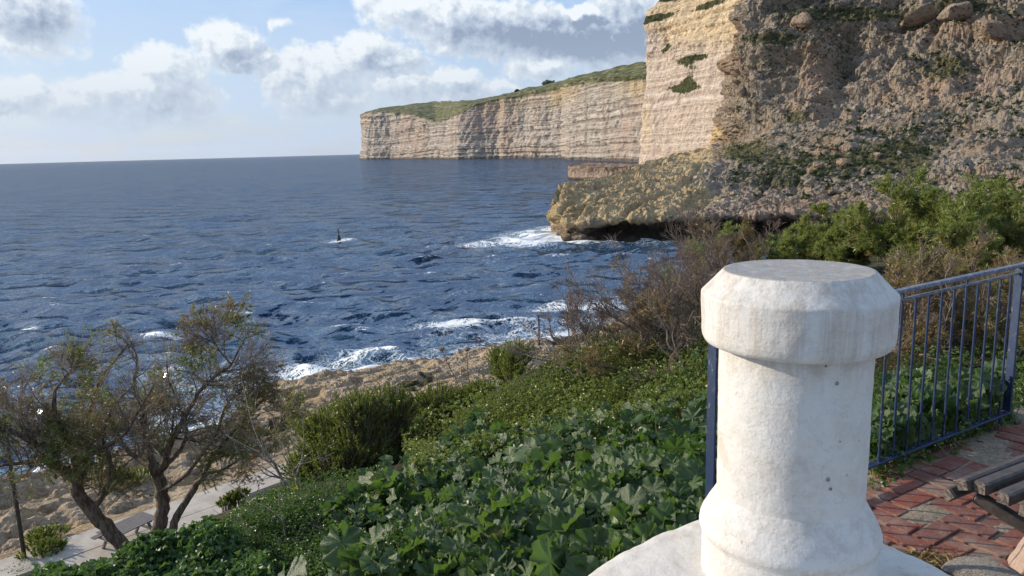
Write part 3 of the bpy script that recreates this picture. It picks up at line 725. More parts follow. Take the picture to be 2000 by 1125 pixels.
def far_headland():
    px = np.array([860, 760, 716, 710, 714, 740, 762, 790, 815, 838, 852, 868, 893, 900, 930, 960, 976, 984, 1010, 1030, 1052, 1075, 1098, 1108, 1114, 1150, 1200, 1245, 1320.])
    D = np.array([3100, 2850, 2600, 2470, 2400, 2330, 2290, 2180, 2060, 1990, 1940, 1860, 1720, 1690, 1665, 1645, 1638, 1610, 1580, 1555, 1515, 1480, 1440, 1300, 1175, 1090, 985, 905, 800.])
    rim = np.array([230, 228, 226, 226, 221, 217, 219, 221, 225, 233, 238, 232, 223, 220, 203, 196, 193, 190, 188, 182, 178, 172, 165, 162, 160, 152, 149, 146, 140.])
    top = np.array([205, 216, 222, 221, 219, 212, 208, 205, 201, 199, 198.5, 198, 197, 196.5, 195, 189, 185, 182, 178, 171, 168, 163, 157, 154, 152, 143, 131, 120, 112.])
    n = 400
    # resample columns by cumulative screen travel
    t = np.concatenate([[0], np.cumsum(np.abs(np.diff(px))+np.abs(np.diff(D))*0.06)]); tt = np.linspace(0, t[-1], n)
    ip = lambda v: np.interp(tt, t, v)
    PX, DD, RIM, TOP = ip(px), ip(D), ip(rim), ip(top)
    # smooth a little, keeping corners
    base = atD(PX, 311+0*PX, DD); base[:, 2] = -6
    foot = base.copy(); foot[:, 2] = 3
    rimP = atD(PX, RIM, DD+12)
    rim2 = atD(PX, RIM-1.5, DD+32)
    ledge = rimP.copy()
    topD = DD+np.interp(PX, [700, 800, 850, 900, 1000, 1300], [140, 420, 520, 330, 150, 130])
    topP = atD(PX, TOP, topD)
    back = topP+(topP-EYE)*0.3*np.array([1, 1, 0]); back[:, 2] = topP[:, 2]-25
    rows = []
    NZ = 130
    for k in range(NZ):
        f = k/(NZ-1); rows.append(foot*(1-f)+rimP*f)
    up = [rim2*(1-f)+topP*f for f in np.linspace(0, 1, 44)]
    G = np.stack([base]+rows+up+[back])
    shape = G.shape[:2]; V = G.reshape(-1, 3)
    Nn = smoothg(normals_grid(V, shape), shape, 6)
    Nn[:, 2] *= 0.3
    fac = np.ones(shape); fac[0] = 0.6; fac[-1] = 0
    cliff = np.zeros(shape); cliff[:NZ+1] = 1; cliff = cliff.ravel()
    hrel = np.zeros(shape); hrel[1:NZ+1] = np.linspace(0, 1, NZ)[:, None]; hrel[NZ+1:] = 1; hrel = hrel.ravel()
    # horizontal strata: stepped profile, steps of uneven height
    zz = V[:, 2]+fbm(V*0.004, 3, 0.5, 41)*16
    st = fbm(np.stack([zz*0.075, 0*zz+3, 0*zz], -1), 4, 0.75, 42)
    st2 = vnoise(np.stack([zz*0.055, V[:, 0]*0.004, V[:, 1]*0.004], -1), 43)
    blocks = fbm(V*np.array([0.022, 0.022, 0.010]), 4, 0.6, 44)
    but = fbm(V*np.array([0.009, 0.009, 0.001]), 3, 0.5, 45, True)
    fine = fbm(V*0.11, 3, 0.6, 46)
    disp = cliff*(st*5.5+st2*4+blocks*13+but*6+fine*5.0)*np.interp(V[:, 1], [800, 2400], [0.75, 1.0])+(1-cliff)*fbm(V*0.03, 4, 0.6, 47)*3
    disp = disp*fac.ravel()
    V = V+Nn*disp[:, None]
    V[:, 2] += (1-cliff)*fbm(V*np.array([0.02, 0.02, 0]), 4, 0.6, 48)*4*(fac.ravel() > 0)
    ux = np.broadcast_to(PX, shape).ravel()
    veg = (1-cliff)*0.95
    rimn = fbm(V*np.array([0.02, 0.02, 0.02]), 3, 0.5, 49)
    veg = np.maximum(veg, sstep(hrel, 0.86, 1.0)*0.55*sstep(ux, 1000, 1150)+sstep(hrel, 0.90, 1.0)*0.6)
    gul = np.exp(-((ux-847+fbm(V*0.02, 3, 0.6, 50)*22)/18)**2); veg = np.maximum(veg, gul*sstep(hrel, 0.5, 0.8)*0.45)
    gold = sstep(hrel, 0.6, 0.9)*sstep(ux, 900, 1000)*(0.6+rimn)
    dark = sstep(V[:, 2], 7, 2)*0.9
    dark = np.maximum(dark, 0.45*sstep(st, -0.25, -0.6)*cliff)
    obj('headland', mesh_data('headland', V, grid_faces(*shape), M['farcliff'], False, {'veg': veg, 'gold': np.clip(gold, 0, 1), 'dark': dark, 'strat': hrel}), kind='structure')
far_headland()

def flat_rock():
    # low flat-topped sea rock behind the golden point
    px = np.array([1180, 1125, 1112, 1110, 1116, 1145, 1180, 1215, 1240, 1300.])
    D = np.array([520, 500, 480, 462, 452, 440, 428, 420, 415, 405.])
    top = np.array([322, 323, 324, 325, 326, 326, 325.5, 325, 324, 321.])
    n = 200; t = np.arange(len(px)); tt = np.linspace(0, len(px)-1, n)
    PX, DD, TP = (np.interp(tt, t, v) for v in (px, D, top))
    a = atD(PX, 340+0*PX, DD); a0 = a.copy(); a0[:, 2] = -3; 
    tp = atD(PX, TP, DD); 
    rows = [a0]
    for f in np.linspace(0, 1, 26):
        q = a*1.0; q[:, 2] = -0.5*(1-f)+tp[:, 2]*f; q[:, :2] = tp[:, :2]*(1+0.006*(math.sin(f*3.1)-0.3)); rows.append(q)
    for f in (0.004, 0.02, 0.05, 0.09, 0.14):
        q = tp.copy(); q[:, :2] = tp[:, :2]*(1+f)+np.array([f*60, 0]); q[:, 2] += 0.3*f; rows.append(q)
    G = np.stack(rows); shape = G.shape[:2]; V = G.reshape(-1, 3)
    N_ = smoothg(normals_grid(V, shape), shape, 3)
    V = V+N_*(fbm(V*np.array([0.25, 0.25, 0.12]), 4, 0.6, 51)*1.6)[:, None]*0.8
    z = V[:, 2]
    obj('rock_shelf', mesh_data('rock_shelf', V, grid_faces(*shape), M['massif'], False, {'veg': np.zeros(len(V)), 'gold': np.full(len(V), 0.12), 'dark': sstep(z, 1.8, 0.4)*0.85, 'pink': np.full(len(V), 0.5)}), kind='structure')
flat_rock()

def prow():
    # stratified cliff face, lit by the low sun
    ys = np.array([-160, -90, -40, -5, 14, 45, 90, 150, 200, 250, 290, 322, 345.])
    lx = np.array([1330, 1320, 1312, 1302, 1289, 1273, 1264.5, 1263, 1259, 1256, 1253, 1249, 1246.])
    zrow = []
    n = 210; NR = 240
    yy = np.linspace(ys[0], ys[-1], NR); LX = np.interp(yy, ys, lx)
    G = []
    for y, L in zip(yy, LX):
        f = np.linspace(0, 1, n)
        # columns: behind -> left edge -> face to the right (nearer)
        xr = np.interp(f, [0, 0.1, 0.16, 0.22, 0.4, 1.0], [L+60, L+9, L, L+2, L+42, 1500])
        Dd = np.interp(f, [0, 0.1, 0.16, 0.22, 0.4, 1.0], [640, 480, 452, 440, 420, 326])
        lean = (322-y)/322.0
        G.append(atD(xr, y+0*xr, Dd+lean*14))
    G = np.stack(G)[::-1]; shape = G.shape[:2]; V = G.reshape(-1, 3)
    N_ = smoothg(normals_grid(V, shape), shape, 6); N_[:, 2] *= 0.3
    pxv, pyv = project(V)
    up = sstep(pyv, 150, 60)
    zz = V[:, 2]+fbm(V*0.02, 3, 0.5, 61)*5
    st = fbm(np.stack([zz*0.32, 0*zz, 0*zz], -1), 4, 0.7, 62)
    blocks = fbm(V*np.array([0.07, 0.07, 0.05]), 5, 0.6, 63)
    rug = fbm(V*0.25, 4, 0.65, 64)
    disp = st*(0.9+0.9*up)+blocks*(2.2+3.5*up)+rug*(1.0+0.5*up)
    disp += -3.5*sstep(pyv, 60, 40)*0+4*np.exp(-((pyv-30-(pxv-1290)*-0.1)/26)**2)*sstep(pxv, 1360, 1300)
    V = V+N_*disp[:, None]
    def band(cx, cy, rx, ry, ang=0):
        c, s_ = math.cos(ang), math.sin(ang); dx = pxv-cx; dy = pyv-cy
        return np.exp(-(((dx*c+dy*s_)/rx)**2+((-dx*s_+dy*c)/ry)**2))
    veg = band(1335, 172, 38, 10, -0.1)+band(1345, 160, 12, 26, 0.5)*0.8+band(1290, 38, 40, 7, -0.35)*1.1+band(1385, 10, 42, 8, -0.3)+band(1300, 3, 40, 7, -0.2)+band(1301, 95, 18, 9, -0.9)*0.9+band(1360, 112, 40, 7, -0.2)*0.8+band(1345, 125, 20, 12)*0.6
    gold = 0.8*sstep(pyv, 170, 40)*sstep(pxv, 1280, 1340)+0.6*sstep(pyv, 95, 35)+band(1263, 240, 8, 70)*0.8+band(1300, 80, 16, 50)*0.5+band(1432, 150, 8, 80)*0.6
    obj('cliff', mesh_data('cliff', V, grid_faces(*shape), M['prow'], False, {'veg': np.clip(veg, 0, 1), 'gold': np.clip(gold, 0, 1)}), kind='structure')
prow()

MROWS = [
    None, None, None, None, None,
    [(1073, 402, 163), (1100, 406, 158), (1130, 410, 155), (1300, 410, 158), (1500, 412, 162), (1700, 405, 165), (2000, 390, 160), (2300, 380, 150)],
    [(1078, 384, 166), (1105, 384, 163), (1140, 385, 166), (1300, 384, 176), (1500, 384, 180), (1700, 378, 182), (2000, 360, 180), (2300, 345, 170)],
    [(1092, 369, 172), (1125, 364, 178), (1170, 360, 186), (1300, 355, 198), (1500, 352, 200), (1700, 346, 202), (2000, 328, 200), (2300, 310, 190)],
    [(1150, 359, 196), (1200, 347, 215), (1260, 339, 226), (1360, 332, 230), (1500, 325, 225), (1700, 310, 224), (2000, 290, 222), (2300, 265, 210)],
    [(1236, 331, 262), (1262, 323, 282), (1330, 317, 290), (1400, 308, 272), (1500, 298, 252), (1700, 278, 248), (2000, 252, 240), (2300, 230, 230)],
    [(1376, 302, 338), (1405, 288, 318), (1440, 281, 292), (1500, 268, 272), (1700, 243, 268), (2000, 213, 258), (2300, 190, 250)],
    [(1404, 247, 326), (1430, 242, 305), (1460, 235, 295), (1520, 225, 290), (1700, 200, 286), (2000, 170, 276), (2300, 140, 265)],
    [(1424, 185, 326), (1445, 178, 311), (1500, 170, 303), (1700, 148, 300), (2000, 110, 291), (2300, 80, 280)],
    [(1428, 118, 330), (1450, 110, 318), (1500, 100, 312), (1700, 82, 315), (2000, 42, 306), (2300, 10, 300)],
    [(1436, 50, 336), (1460, 42, 326), (1500, 34, 325), (1700, 14, 329), (2000, -28, 322), (2300, -60, 315)],
    [(1450, -30, 345), (1500, -40, 340), (1700, -70, 346), (2000, -110, 342), (2300, -150, 335)],
    [(1465, -75, 400), (1500, -90, 400), (1700, -110, 420), (2000, -160, 410), (2300, -200, 400)],
]
def massif():
    n = 510
    WLp = [(1079, 168), (1092, 158), (1104, 152.5), (1135, 150), (1300, 148), (1500, 150), (1650, 155), (1800, 152), (2000, 142), (2300, 130)]
    f = np.linspace(0, 1, n)
    rows = []
    def mk(pts, yfun=None, z=None, dD=0.0, behind=(25, 60)):
        a = np.array([q[0] for q in pts], float)
        b = np.array([q[1] for q in pts], float)
        xs = np.interp(f, [0, 0.03, 1], [a[0], a[0]+1e-3, a[-1]])
        # dense near the left edge
        if z is not None:
            D = np.interp(xs, a, b)+dD
            P = atD(xs, 400+0*xs, D); P[:, 2] = z if np.isscalar(z) else z(xs)
        else:
            c = np.array([q[2] for q in pts], float)
            P = atD(xs, np.interp(xs, a, b), np.interp(xs, a, c))
        # wrap round behind at the left edge
        k = int(0.03*n)
        t = 1-np.arange(k)/k
        e = P[k].copy()
        away = (e-EYE)*np.array([1, 1, 0]); away /= np.linalg.norm(away)
        right = np.array([away[1], -away[0], 0])
        P[:k] = e+away*(np.sin(t*1.57)*behind[1])[:, None]+right*((1-np.cos(t*1.57))*behind[0])[:, None]-np.array([0, 0, 1])*(t**2*(e[2]+3)*0.6)[:, None]
        return P
    R0 = mk(WLp, z=-4.0)
    R1 = mk(WLp, z=0.2, dD=0.5)
    R2 = mk(WLp, z=1.4, dD=3.0)
    R3 = mk(WLp, z=lambda x: np.interp(x, [1079, 1140, 1200, 1400, 2000], [2.2, 2.2, 3.3, 3.8, 3.6]), dD=3.6)
    R4 = mk([(1074, 163), (1090, 158), (1104, 153)]+WLp[3:], z=lambda x: np.interp(x, [1079, 1140, 1200, 1400, 2000], [3.6, 3.6, 4.3, 4.8, 4.6]), dD=-0.6)
    rows = [R0, R1, R2, R3, R4]+[mk(q) for q in MROWS[5:]]
    G0 = np.stack(rows)
    # variable density down the rows
    NRR = 430
    G = cr_rows(G0, NRR)
    shape = G.shape[:2]; V = G.reshape(-1, 3)
    N_ = smoothg(normals_grid(V, shape), shape, 8)
    if N_[shape[1]*200+300][1] > 0: N_ = -N_
    px_, py_ = project(V)
    def blob(cx, cy, rx, ry, ang=0.0, p=2):
        c, s_ = math.cos(ang), math.sin(ang); dx = px_-cx; dy = py_-cy
        return np.exp(-(np.abs((dx*c+dy*s_)/rx)**p+np.abs((-dx*s_+dy*c)/ry)**p))
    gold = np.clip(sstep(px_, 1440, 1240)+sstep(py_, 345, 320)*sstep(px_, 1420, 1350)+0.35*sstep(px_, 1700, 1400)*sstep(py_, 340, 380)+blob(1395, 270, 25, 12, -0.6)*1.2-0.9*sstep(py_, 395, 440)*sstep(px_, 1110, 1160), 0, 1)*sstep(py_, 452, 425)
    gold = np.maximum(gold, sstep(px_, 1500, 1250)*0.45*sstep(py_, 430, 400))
    fore = sstep(py_, 318, 345)       # foreland: smoother
    big = fbm(V*0.028, 4, 0.55, 71); rid = fbm(V*0.045, 4, 0.55, 72, True)
    med = fbm(V*0.12, 4, 0.6, 73, True); fin = fbm(V*0.45, 4, 0.65, 74)
    amp = np.interp(py_, [-100, 120, 300, 350, 430, 470], [1.0, 1.0, 0.6, 0.28, 0.26, 0.26])
    w1, w2 = worley(V*0.16, 75); blk = np.clip(w2-w1, 0, 0.6)
    w3, w4 = worley(V*0.42, 76); blk2 = np.clip(w4-w3, 0, 0.5)
    lay = fbm(V*np.array([0.055, 0.055, 0.26])+fbm(V*0.02, 2, 0.5, 85)[:, None]*1.5, 5, 0.66, 86)
    disp = amp*(big*4.5*(1-0.75*fore)+rid*2.6*(1-0.6*fore)+lay*6.5*(1-0.3*fore)+med*1.3+fin*1.7)
    dip = np.stack([V[:, 0]*0.10+V[:, 2]*0.25, V[:, 1]*0.05, V[:, 2]*0.75-V[:, 0]*0.12], -1)
    disp += fore*amp*fbm(dip, 6, 0.72, 87, True)*3.4+fore*amp*(fbm(V*np.array([0.5, 0.35, 1.1]), 4, 0.7, 88)*2.2-np.exp(-(w4-w3)*9)*1.3)+amp*(blk*1.0+blk2*0.8)-0.3*amp
    # sloping strata ledges
    zz = V[:, 2]+fbm(V*0.03, 3, 0.5, 77)*4-(V[:, 0])*0.03
    stt = fbm(np.stack([zz*0.28, 0*zz, 0*zz+9], -1), 3, 0.6, 78)
    disp += amp*stt*3.0
    # joints across the foreland
    jn = fbm(np.stack([(V[:, 0]*0.8-V[:, 1]*0.35)*0.16, (V[:, 0]*0.3+V[:, 1]*0.8)*0.03, 0*zz], -1), 3, 0.6, 79, True)
    disp -= fore*sstep(jn, 0.45, 0.8)*1.3*sstep(py_, 450, 420)
    jn2 = fbm(np.stack([V[:, 0]*0.12, V[:, 1]*0.3, V[:, 2]*0.5], -1), 3, 0.6, 80, True)
    disp -= fore*sstep(jn2, 0.5, 0.85)*0.8
    # gullies and benches seen on the slope
    disp -= 7*blob(1655, 128, 20, 62, 0.28)+4*blob(1745, 135, 10, 50, 0.75)+3*blob(1830, 75, 8, 34, 0.7)+4*blob(1790, 62, 34, 7, -0.2)*1.2
    disp += 7*blob(1590, 130, 40, 60, 0.1)+5*blob(1700, 70, 40, 20, 0.1)+6*blob(1800, 42, 34, 16, -0.1)+6*blob(1865, 34, 26, 18)+5*blob(1940, 70, 30, 22)+4*blob(1510, 90, 40, 40)+4*blob(1470, 190, 30, 40)
    disp -= 4.5*blob(1600, 78, 130, 5, -0.02)+5*blob(1520, 28, 60, 6, 0.1)+3.5*blob(1700, 28, 120, 5, 0.03)
    disp += 3*blob(1560, 40, 30, 14)+3*blob(1620, 55, 36, 14)
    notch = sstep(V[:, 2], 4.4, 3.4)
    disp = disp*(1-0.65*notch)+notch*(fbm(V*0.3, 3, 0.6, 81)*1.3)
    edge = np.ones(shape); edge[:2] = 0; disp = disp*edge.ravel()
    V = V+N_*disp[:, None]
    px_, py_ = project(V)
    vegn = fbm(V*0.035, 3, 0.6, 82)
    veg = blob(1680, 312, 65, 36)*0.55+blob(1600, 330, 150, 35)*0.15+blob(1560, 230, 40, 20)*0.5+blob(1500, 300, 70, 22)*0.6+blob(1780, 320, 60, 40)*0.7+blob(1880, 10, 60, 14)*1.0+blob(1670, 30, 110, 9)*0.9+blob(1500, 75, 50, 9)*0.8+blob(1860, 130, 50, 25)*0.6+blob(1530, 355, 80, 20)*0.5+blob(1440, 300, 50, 25)*0.5+blob(1780, 250, 80, 20)*0.5+blob(1700, 20, 200, 12)*0.4
    veg = np.clip(veg, 0, 1)*sstep(gold, 0.9, 0.5)+0.20+0.5*vegn-gold*0.6
    veg = veg-0.8*sstep(py_, 395, 420)
    pink = np.clip(blob(1590, 150, 26, 50, 0.2)*0.5+blob(1850, 62, 34, 14)*0.9+blob(1945, 62, 30, 20)*0.8+blob(1805, 55, 30, 10)*0.7+blob(1970, 370, 50, 25)*0.8+blob(1930, 150, 60, 50)*0.4+blob(1500, 415, 250, 14)*0.45+blob(1600, 375, 200, 12)*0.4+0.25*fbm(V*0.06, 3, 0.5, 83), 0, 1)
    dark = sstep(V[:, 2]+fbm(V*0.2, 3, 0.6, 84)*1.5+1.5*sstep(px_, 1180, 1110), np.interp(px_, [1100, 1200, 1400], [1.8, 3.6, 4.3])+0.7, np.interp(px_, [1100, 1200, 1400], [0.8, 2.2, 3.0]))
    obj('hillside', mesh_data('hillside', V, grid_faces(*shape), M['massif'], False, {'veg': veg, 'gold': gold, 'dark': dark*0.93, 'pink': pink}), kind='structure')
    return V.reshape(*shape, 3), px_.reshape(shape), py_.reshape(shape)
MV, MPX, MPY = massif()

def on_hill(px, py):
    i = np.argmin((MPX[36:410, 22:]-px)**2+(MPY[36:410, 22:]-py)**2)
    r, c = np.unravel_index(i, MPX[36:410, 22:].shape)
    return MV[36:410, 22:][r, c]
# boulders lying on the slope
def ico(sub=2):
    t = (1+5**.5)/2
    V = [(-1, t, 0), (1, t, 0), (-1, -t, 0), (1, -t, 0), (0, -1, t), (0, 1, t), (0, -1, -t), (0, 1, -t), (t, 0, -1), (t, 0, 1), (-t, 0, -1), (-t, 0, 1)]
    Fc = [(0, 11, 5), (0, 5, 1), (0, 1, 7), (0, 7, 10), (0, 10, 11), (1, 5, 9), (5, 11, 4), (11, 10, 2), (10, 7, 6), (7, 1, 8), (3, 9, 4), (3, 4, 2), (3, 2, 6), (3, 6, 8), (3, 8, 9), (4, 9, 5), (2, 4, 11), (6, 2, 10), (8, 6, 7), (9, 8, 1)]
    V = [np.array(v)/np.linalg.norm(v) for v in V]
    for _ in range(sub):
        cache = {}; nf = []
        def mid(a, b):
            k = (min(a, b), max(a, b))
            if k not in cache:
                m_ = V[a]+V[b]; V.append(m_/np.linalg.norm(m_)); cache[k] = len(V)-1
            return cache[k]
        for a, b, c in Fc:
            x, y, z = mid(a, b), mid(b, c), mid(c, a); nf += [(a, x, z), (b, y, x), (c, z, y), (x, y, z)]
        Fc = nf
    return np.array(V), np.array(Fc)
IV, IF = ico(3)
def rock_mesh(name, seed, mat, sq=(1, 1, 0.8)):
    V = IV.copy(); g = np.random.default_rng(seed)
    for _ in range(9):                       # cut flats
        nrm = g.normal(size=3); nrm /= np.linalg.norm(nrm); h = 0.55+0.3*g.random()
        d = V@nrm-h; V = V-np.where(d > 0, d*0.85, 0)[:, None]*nrm
    V = V*(1+0.12*fbm(V*1.8+seed, 4, 0.6, seed))[:, None]*np.array(sq)
    return mesh_data(name, V, IF, mat, False, {'pink': np.full(len(V), 0.2)})
BOULD = [(1660, 291, 15, 'large angular pink boulder standing among the dark bushes'), (1647, 318, 12, 'rounded pink boulder just below the large angular one'), (1690, 335, 7, 'small squarish pale boulder alone in the bushes'),
         (1628, 289, 8, 'grey boulder to the left of the large angular pink one'), (1756, 303, 9, 'low pale boulder right of the bushy hollow'), (1595, 322, 9, 'flat grey boulder left of the rounded pink one'),
         (1580, 358, 10, 'pale grey boulder leftmost of the lower cluster'), (1637, 356, 11, 'tall grey boulder at the top of the lower cluster'), (1624, 376, 9, 'tan upright boulder low in the cluster'), (1642, 377, 9, 'brown boulder touching the tan upright one'),
         (1663, 381, 9, 'ringed grey boulder at the right of the cluster'), (1707, 386, 9, 'dark edged round boulder near the bush tops'), (1721, 373, 8, 'pale cube shaped boulder above the round one'), (1724, 387, 5, 'small pale stone right under the cube shaped boulder'),
         (1744, 363, 8, 'rounded grey boulder alone right of the cluster'), (1760, 379, 8, 'low broad boulder by the green tamarisk tips'), (1604, 388, 10, 'pinkish boulder at the lower left end of the cluster'), (1717, 305, 7, 'white topped boulder in the dark bushes'),
         (1808, 324, 5, 'small cream boulder right of the orange outcrop'), (1665, 353, 6, 'small grey boulder right of the tall one'), (1602, 287, 6, 'small tan boulder at the left edge of the bushes'), (1865, 28, 22, 'big domed grooved boulder high on the slope'),
         (1570, 42, 17, 'pointed grey boulder below the top ledge'), (1800, 40, 22, 'long overhanging slab of rock left of the domed boulder'), (1935, 58, 20, 'lumpy pink outcrop boulder right of the domed one'), (1475, 150, 12, 'orange boulder beside the cliff edge'), (1447, 180, 11, 'grey pinnacle rock against the lit cliff')]
RM = [rock_mesh('boulder', 100+i, M['massif'], sq) for i, sq in enumerate([(1, 1, 0.85), (1.2, 1, 0.75), (0.9, 1, 1), (1.3, 1, 0.6)])]
for i, (px, py, r, lab) in enumerate(BOULD):
    P = on_hill(px, py+r*0.3); D = np.linalg.norm(P-EYE); rr = r*D/F
    to = (EYE-P)/D
    o = obj('boulder', RM[i % 4], None, tuple(P+to*rr*0.7+np.array([0, 0, rr*0.35])), lab, 'boulder', 'boulders lying on the hillside')
    sc_ = (1.35, 1.2, 0.8) if r > 16 else (1, 1, 1)
    o.scale = (rr*sc_[0], rr*sc_[1], rr*sc_[2]); o.rotation_euler = (rng.random()*0.6, rng.random()*0.6, rng.random()*6)

# scrub tufts all over the slope
def tri_leaves(C_, n_dir, size, asp=0.35, seed=0, spread=1.0):
    """thin diamond leaves: centres (N,3), directions (N,3), sizes (N,)"""
    g = np.random.default_rng(seed); N = len(C_)
    r = g.normal(size=(N, 3)); sd_ = np.cross(n_dir, r); sd_ /= np.linalg.norm(sd_, axis=1, keepdims=True)+1e-9
    w_ = (size*asp*0.5)[:, None]
    a = C_-sd_*w_; b = C_+sd_*w_; c = C_+n_dir*size[:, None]+np.cross(sd_, n_dir)*w_*0.6
    V = np.stack([a, b, c], 1).reshape(-1, 3)
    return V, np.arange(N*3).reshape(-1, 3)
def unit(v): return v/(np.linalg.norm(v, axis=-1, keepdims=True)+1e-9)
def hill_scrub():
    g = np.random.default_rng(17)
    rr = g.integers(92, 405, 26000); cc = g.integers(24, 500, 26000)
    P = MV[rr, cc]; x, y = MPX[rr, cc], MPY[rr, cc]
    ok = (x > 1240) & (x < 2040) & (y > -20) & (y < 425)
    P = P[ok]; x = x[ok]; y = y[ok]
    dn = fbm(P*0.05, 3, 0.6, 91)
    bl = np.exp(-(((x-1680)/85)**2+((y-315)/45)**2))*0.9+np.exp(-(((x-1600)/150)**2+((y-340)/30)**2))*0.3+np.exp(-(((x-1870)/60)**2+((y-10)/14)**2))*0.9+np.exp(-(((x-1650)/120)**2+((y-30)/9)**2))*.6+np.exp(-(((x-1510)/50)**2+((y-75)/9)**2))*.6
    keep = g.random(len(P)) < np.clip(0.09+bl*0.32+dn*0.35-0.5*(x < 1420)-0.6*(y > 385), 0, 1)
    P = P[keep]
    n = 14; rad = 0.35+g.random(len(P))**2*1.1
    C0 = np.repeat(P, n, 0); rd = np.repeat(rad, n)
    d = unit(g.normal(size=(len(C0), 3))+np.array([0, -0.3, 0.6]))
    c = C0+d*(rd*0.45*g.random(len(C0)))[:, None]
    V, Fc = tri_leaves(c, d, rd*0.75, 0.8, 3)
    obj('scrub', mesh_data('scrub', V, Fc, M['scrub']), kind='stuff', label='dark green bushes and tufts growing all over the rocky slope', cat='scrub')
hill_scrub()

# ------------------------------------------------------------------ terrace with brick pavers
A0 = np.array([1.65, 3.42]); DR = np.array([0.850, 0.526]); DN = np.array([-0.526, 0.850])
def railp(t, z, off=0.0):
    q = A0+DR*t+DN*off; return np.array([q[0], q[1], z])
TZ = 16.40
def build_terrace():
    e0 = A0+DR*(-1.9)+DN*0.10; e1 = A0+DR*6+DN*0.10
    poly = [tuple(e0), (0.35, 1.2), (0.35, -1.5), (9, -1.5), (9, 7.0), tuple(e1)]
    V = [(x, y, TZ-0.02) for x, y in poly]+[(x, y, TZ-1.2) for x, y in poly]
    n = len(poly)
    me = mesh_data('terrace', V, [list(range(n)), list(range(2*n-1, n-1, -1))]+[[i, i+n, (i+1) % n+n, (i+1) % n] for i in range(n)], M['mortar'])
    t = obj('terrace', me, kind='structure')
    # pavers in herringbone, squared to the railing
    ang = R(33.5)
    u = np.array([math.cos(ang), math.sin(ang)]); v = np.array([-u[1], u[0]])
    org = np.array([1.667, 2.834])
    W = 0.108; L = 2*W; J = 0.015
    meshes = []
    for k in range(4):
        mb = MB(); mb.box((0, 0, 0), (L-J, W-J, 0.05), None, 0.003)
        V = np.concatenate(mb.V); V = V+0.0015*fbm(V*40+k*9, 2, 0.5, k)[:, None]
        meshes.append(mesh_data('brick', V, mb.F, M['brick']))
    g = np.random.default_rng(5); cnt = 0; cand = []
    for r in range(-30, 30):
        for c in range(-30, 40):
            k = (c-r) % 4
            if k not in (0, 3): continue
            cc = (c+1, r+0.5) if k == 0 else (c+0.5, r+1)
            q = org+u*(cc[0]*W)+v*(cc[1]*W)
            P3 = np.array([q[0], q[1], TZ]); X, Y = project(P3)
            if q[1] < 0.5: continue
            if (q-A0)@DN > 0.02: continue
            if not (1600 < X < 2100 and 780 < Y < 1240): continue
            cand.append((q[1], q, X, Y, k))
    cand.sort(key=lambda k: k[0])
    for _, q, X, Y, k in cand[:295]:
        # sand drifts and missing patch
        nz = fbm(np.array([[q[0]*2.2, q[1]*2.2, 0.0]]), 3, 0.5, 8)[0]
        hide = np.exp(-(((X-1930)/70)**2+((Y-880)/40)**2))+0.9*np.exp(-(((X-1800)/70)**2+((Y-1000)/14)**2))+0.9*np.exp(-(((X-1960)/60)**2+((Y-1020)/14)**2))
        sink = 0.012+0.010*max(0, hide-0.35)*2+0.004*max(0, nz)
        o = obj('brick', meshes[cnt % 4], t, (q[0]+g.normal()*0.0015, q[1]+g.normal()*0.0015, TZ-0.025-sink+0.0135+g.normal()*0.001))
        o.rotation_euler = (g.normal()*0.006, g.normal()*0.006, ang+(math.pi/2 if k == 3 else 0)+g.normal()*0.010)
        cnt += 1
    # drifts of sand and grit lying over the pavers
    gx, gy = np.meshgrid(np.linspace(1.2, 4.2, 170), np.linspace(1.8, 5.4, 200))
    P = np.stack([gx.ravel(), gy.ravel(), 0*gx.ravel()], -1)
    X, Y = project(np.stack([gx.ravel(), gy.ravel(), np.full(gx.size, TZ)], -1))
    h = np.exp(-(((X-1920)/75)**2+((Y-880)/34)**2))*1.25+np.exp(-(((X-1850)/110)**2+((Y-905)/26)**2))*0.5+1.1*np.exp(-(((X-1800)/95)**2+((Y-1006)/13)**2))+1.2*np.exp(-(((X-1965)/75)**2+((Y-1030)/15)**2))+0.9*np.exp(-(((X-1840)/60)**2+((Y-985)/14)**2))+0.5*np.exp(-(((X-1750)/40)**2+((Y-985)/20)**2))
    hz = TZ-0.0135+h*0.0095+fbm(P*5, 4, 0.6, 15)*0.007+fbm(P*60, 2, 0.6, 16)*0.0025
    inside = ((P[:, :2]-A0)@DN < 0.06)
    hz = np.where(inside, hz, TZ-0.3)
    V = np.stack([P[:, 0], P[:, 1], hz], -1)
    obj('sand_drift', mesh_data('sand_drift', V, grid_faces(200, 170), M['mortar'], True), t, kind='stuff')
build_terrace()

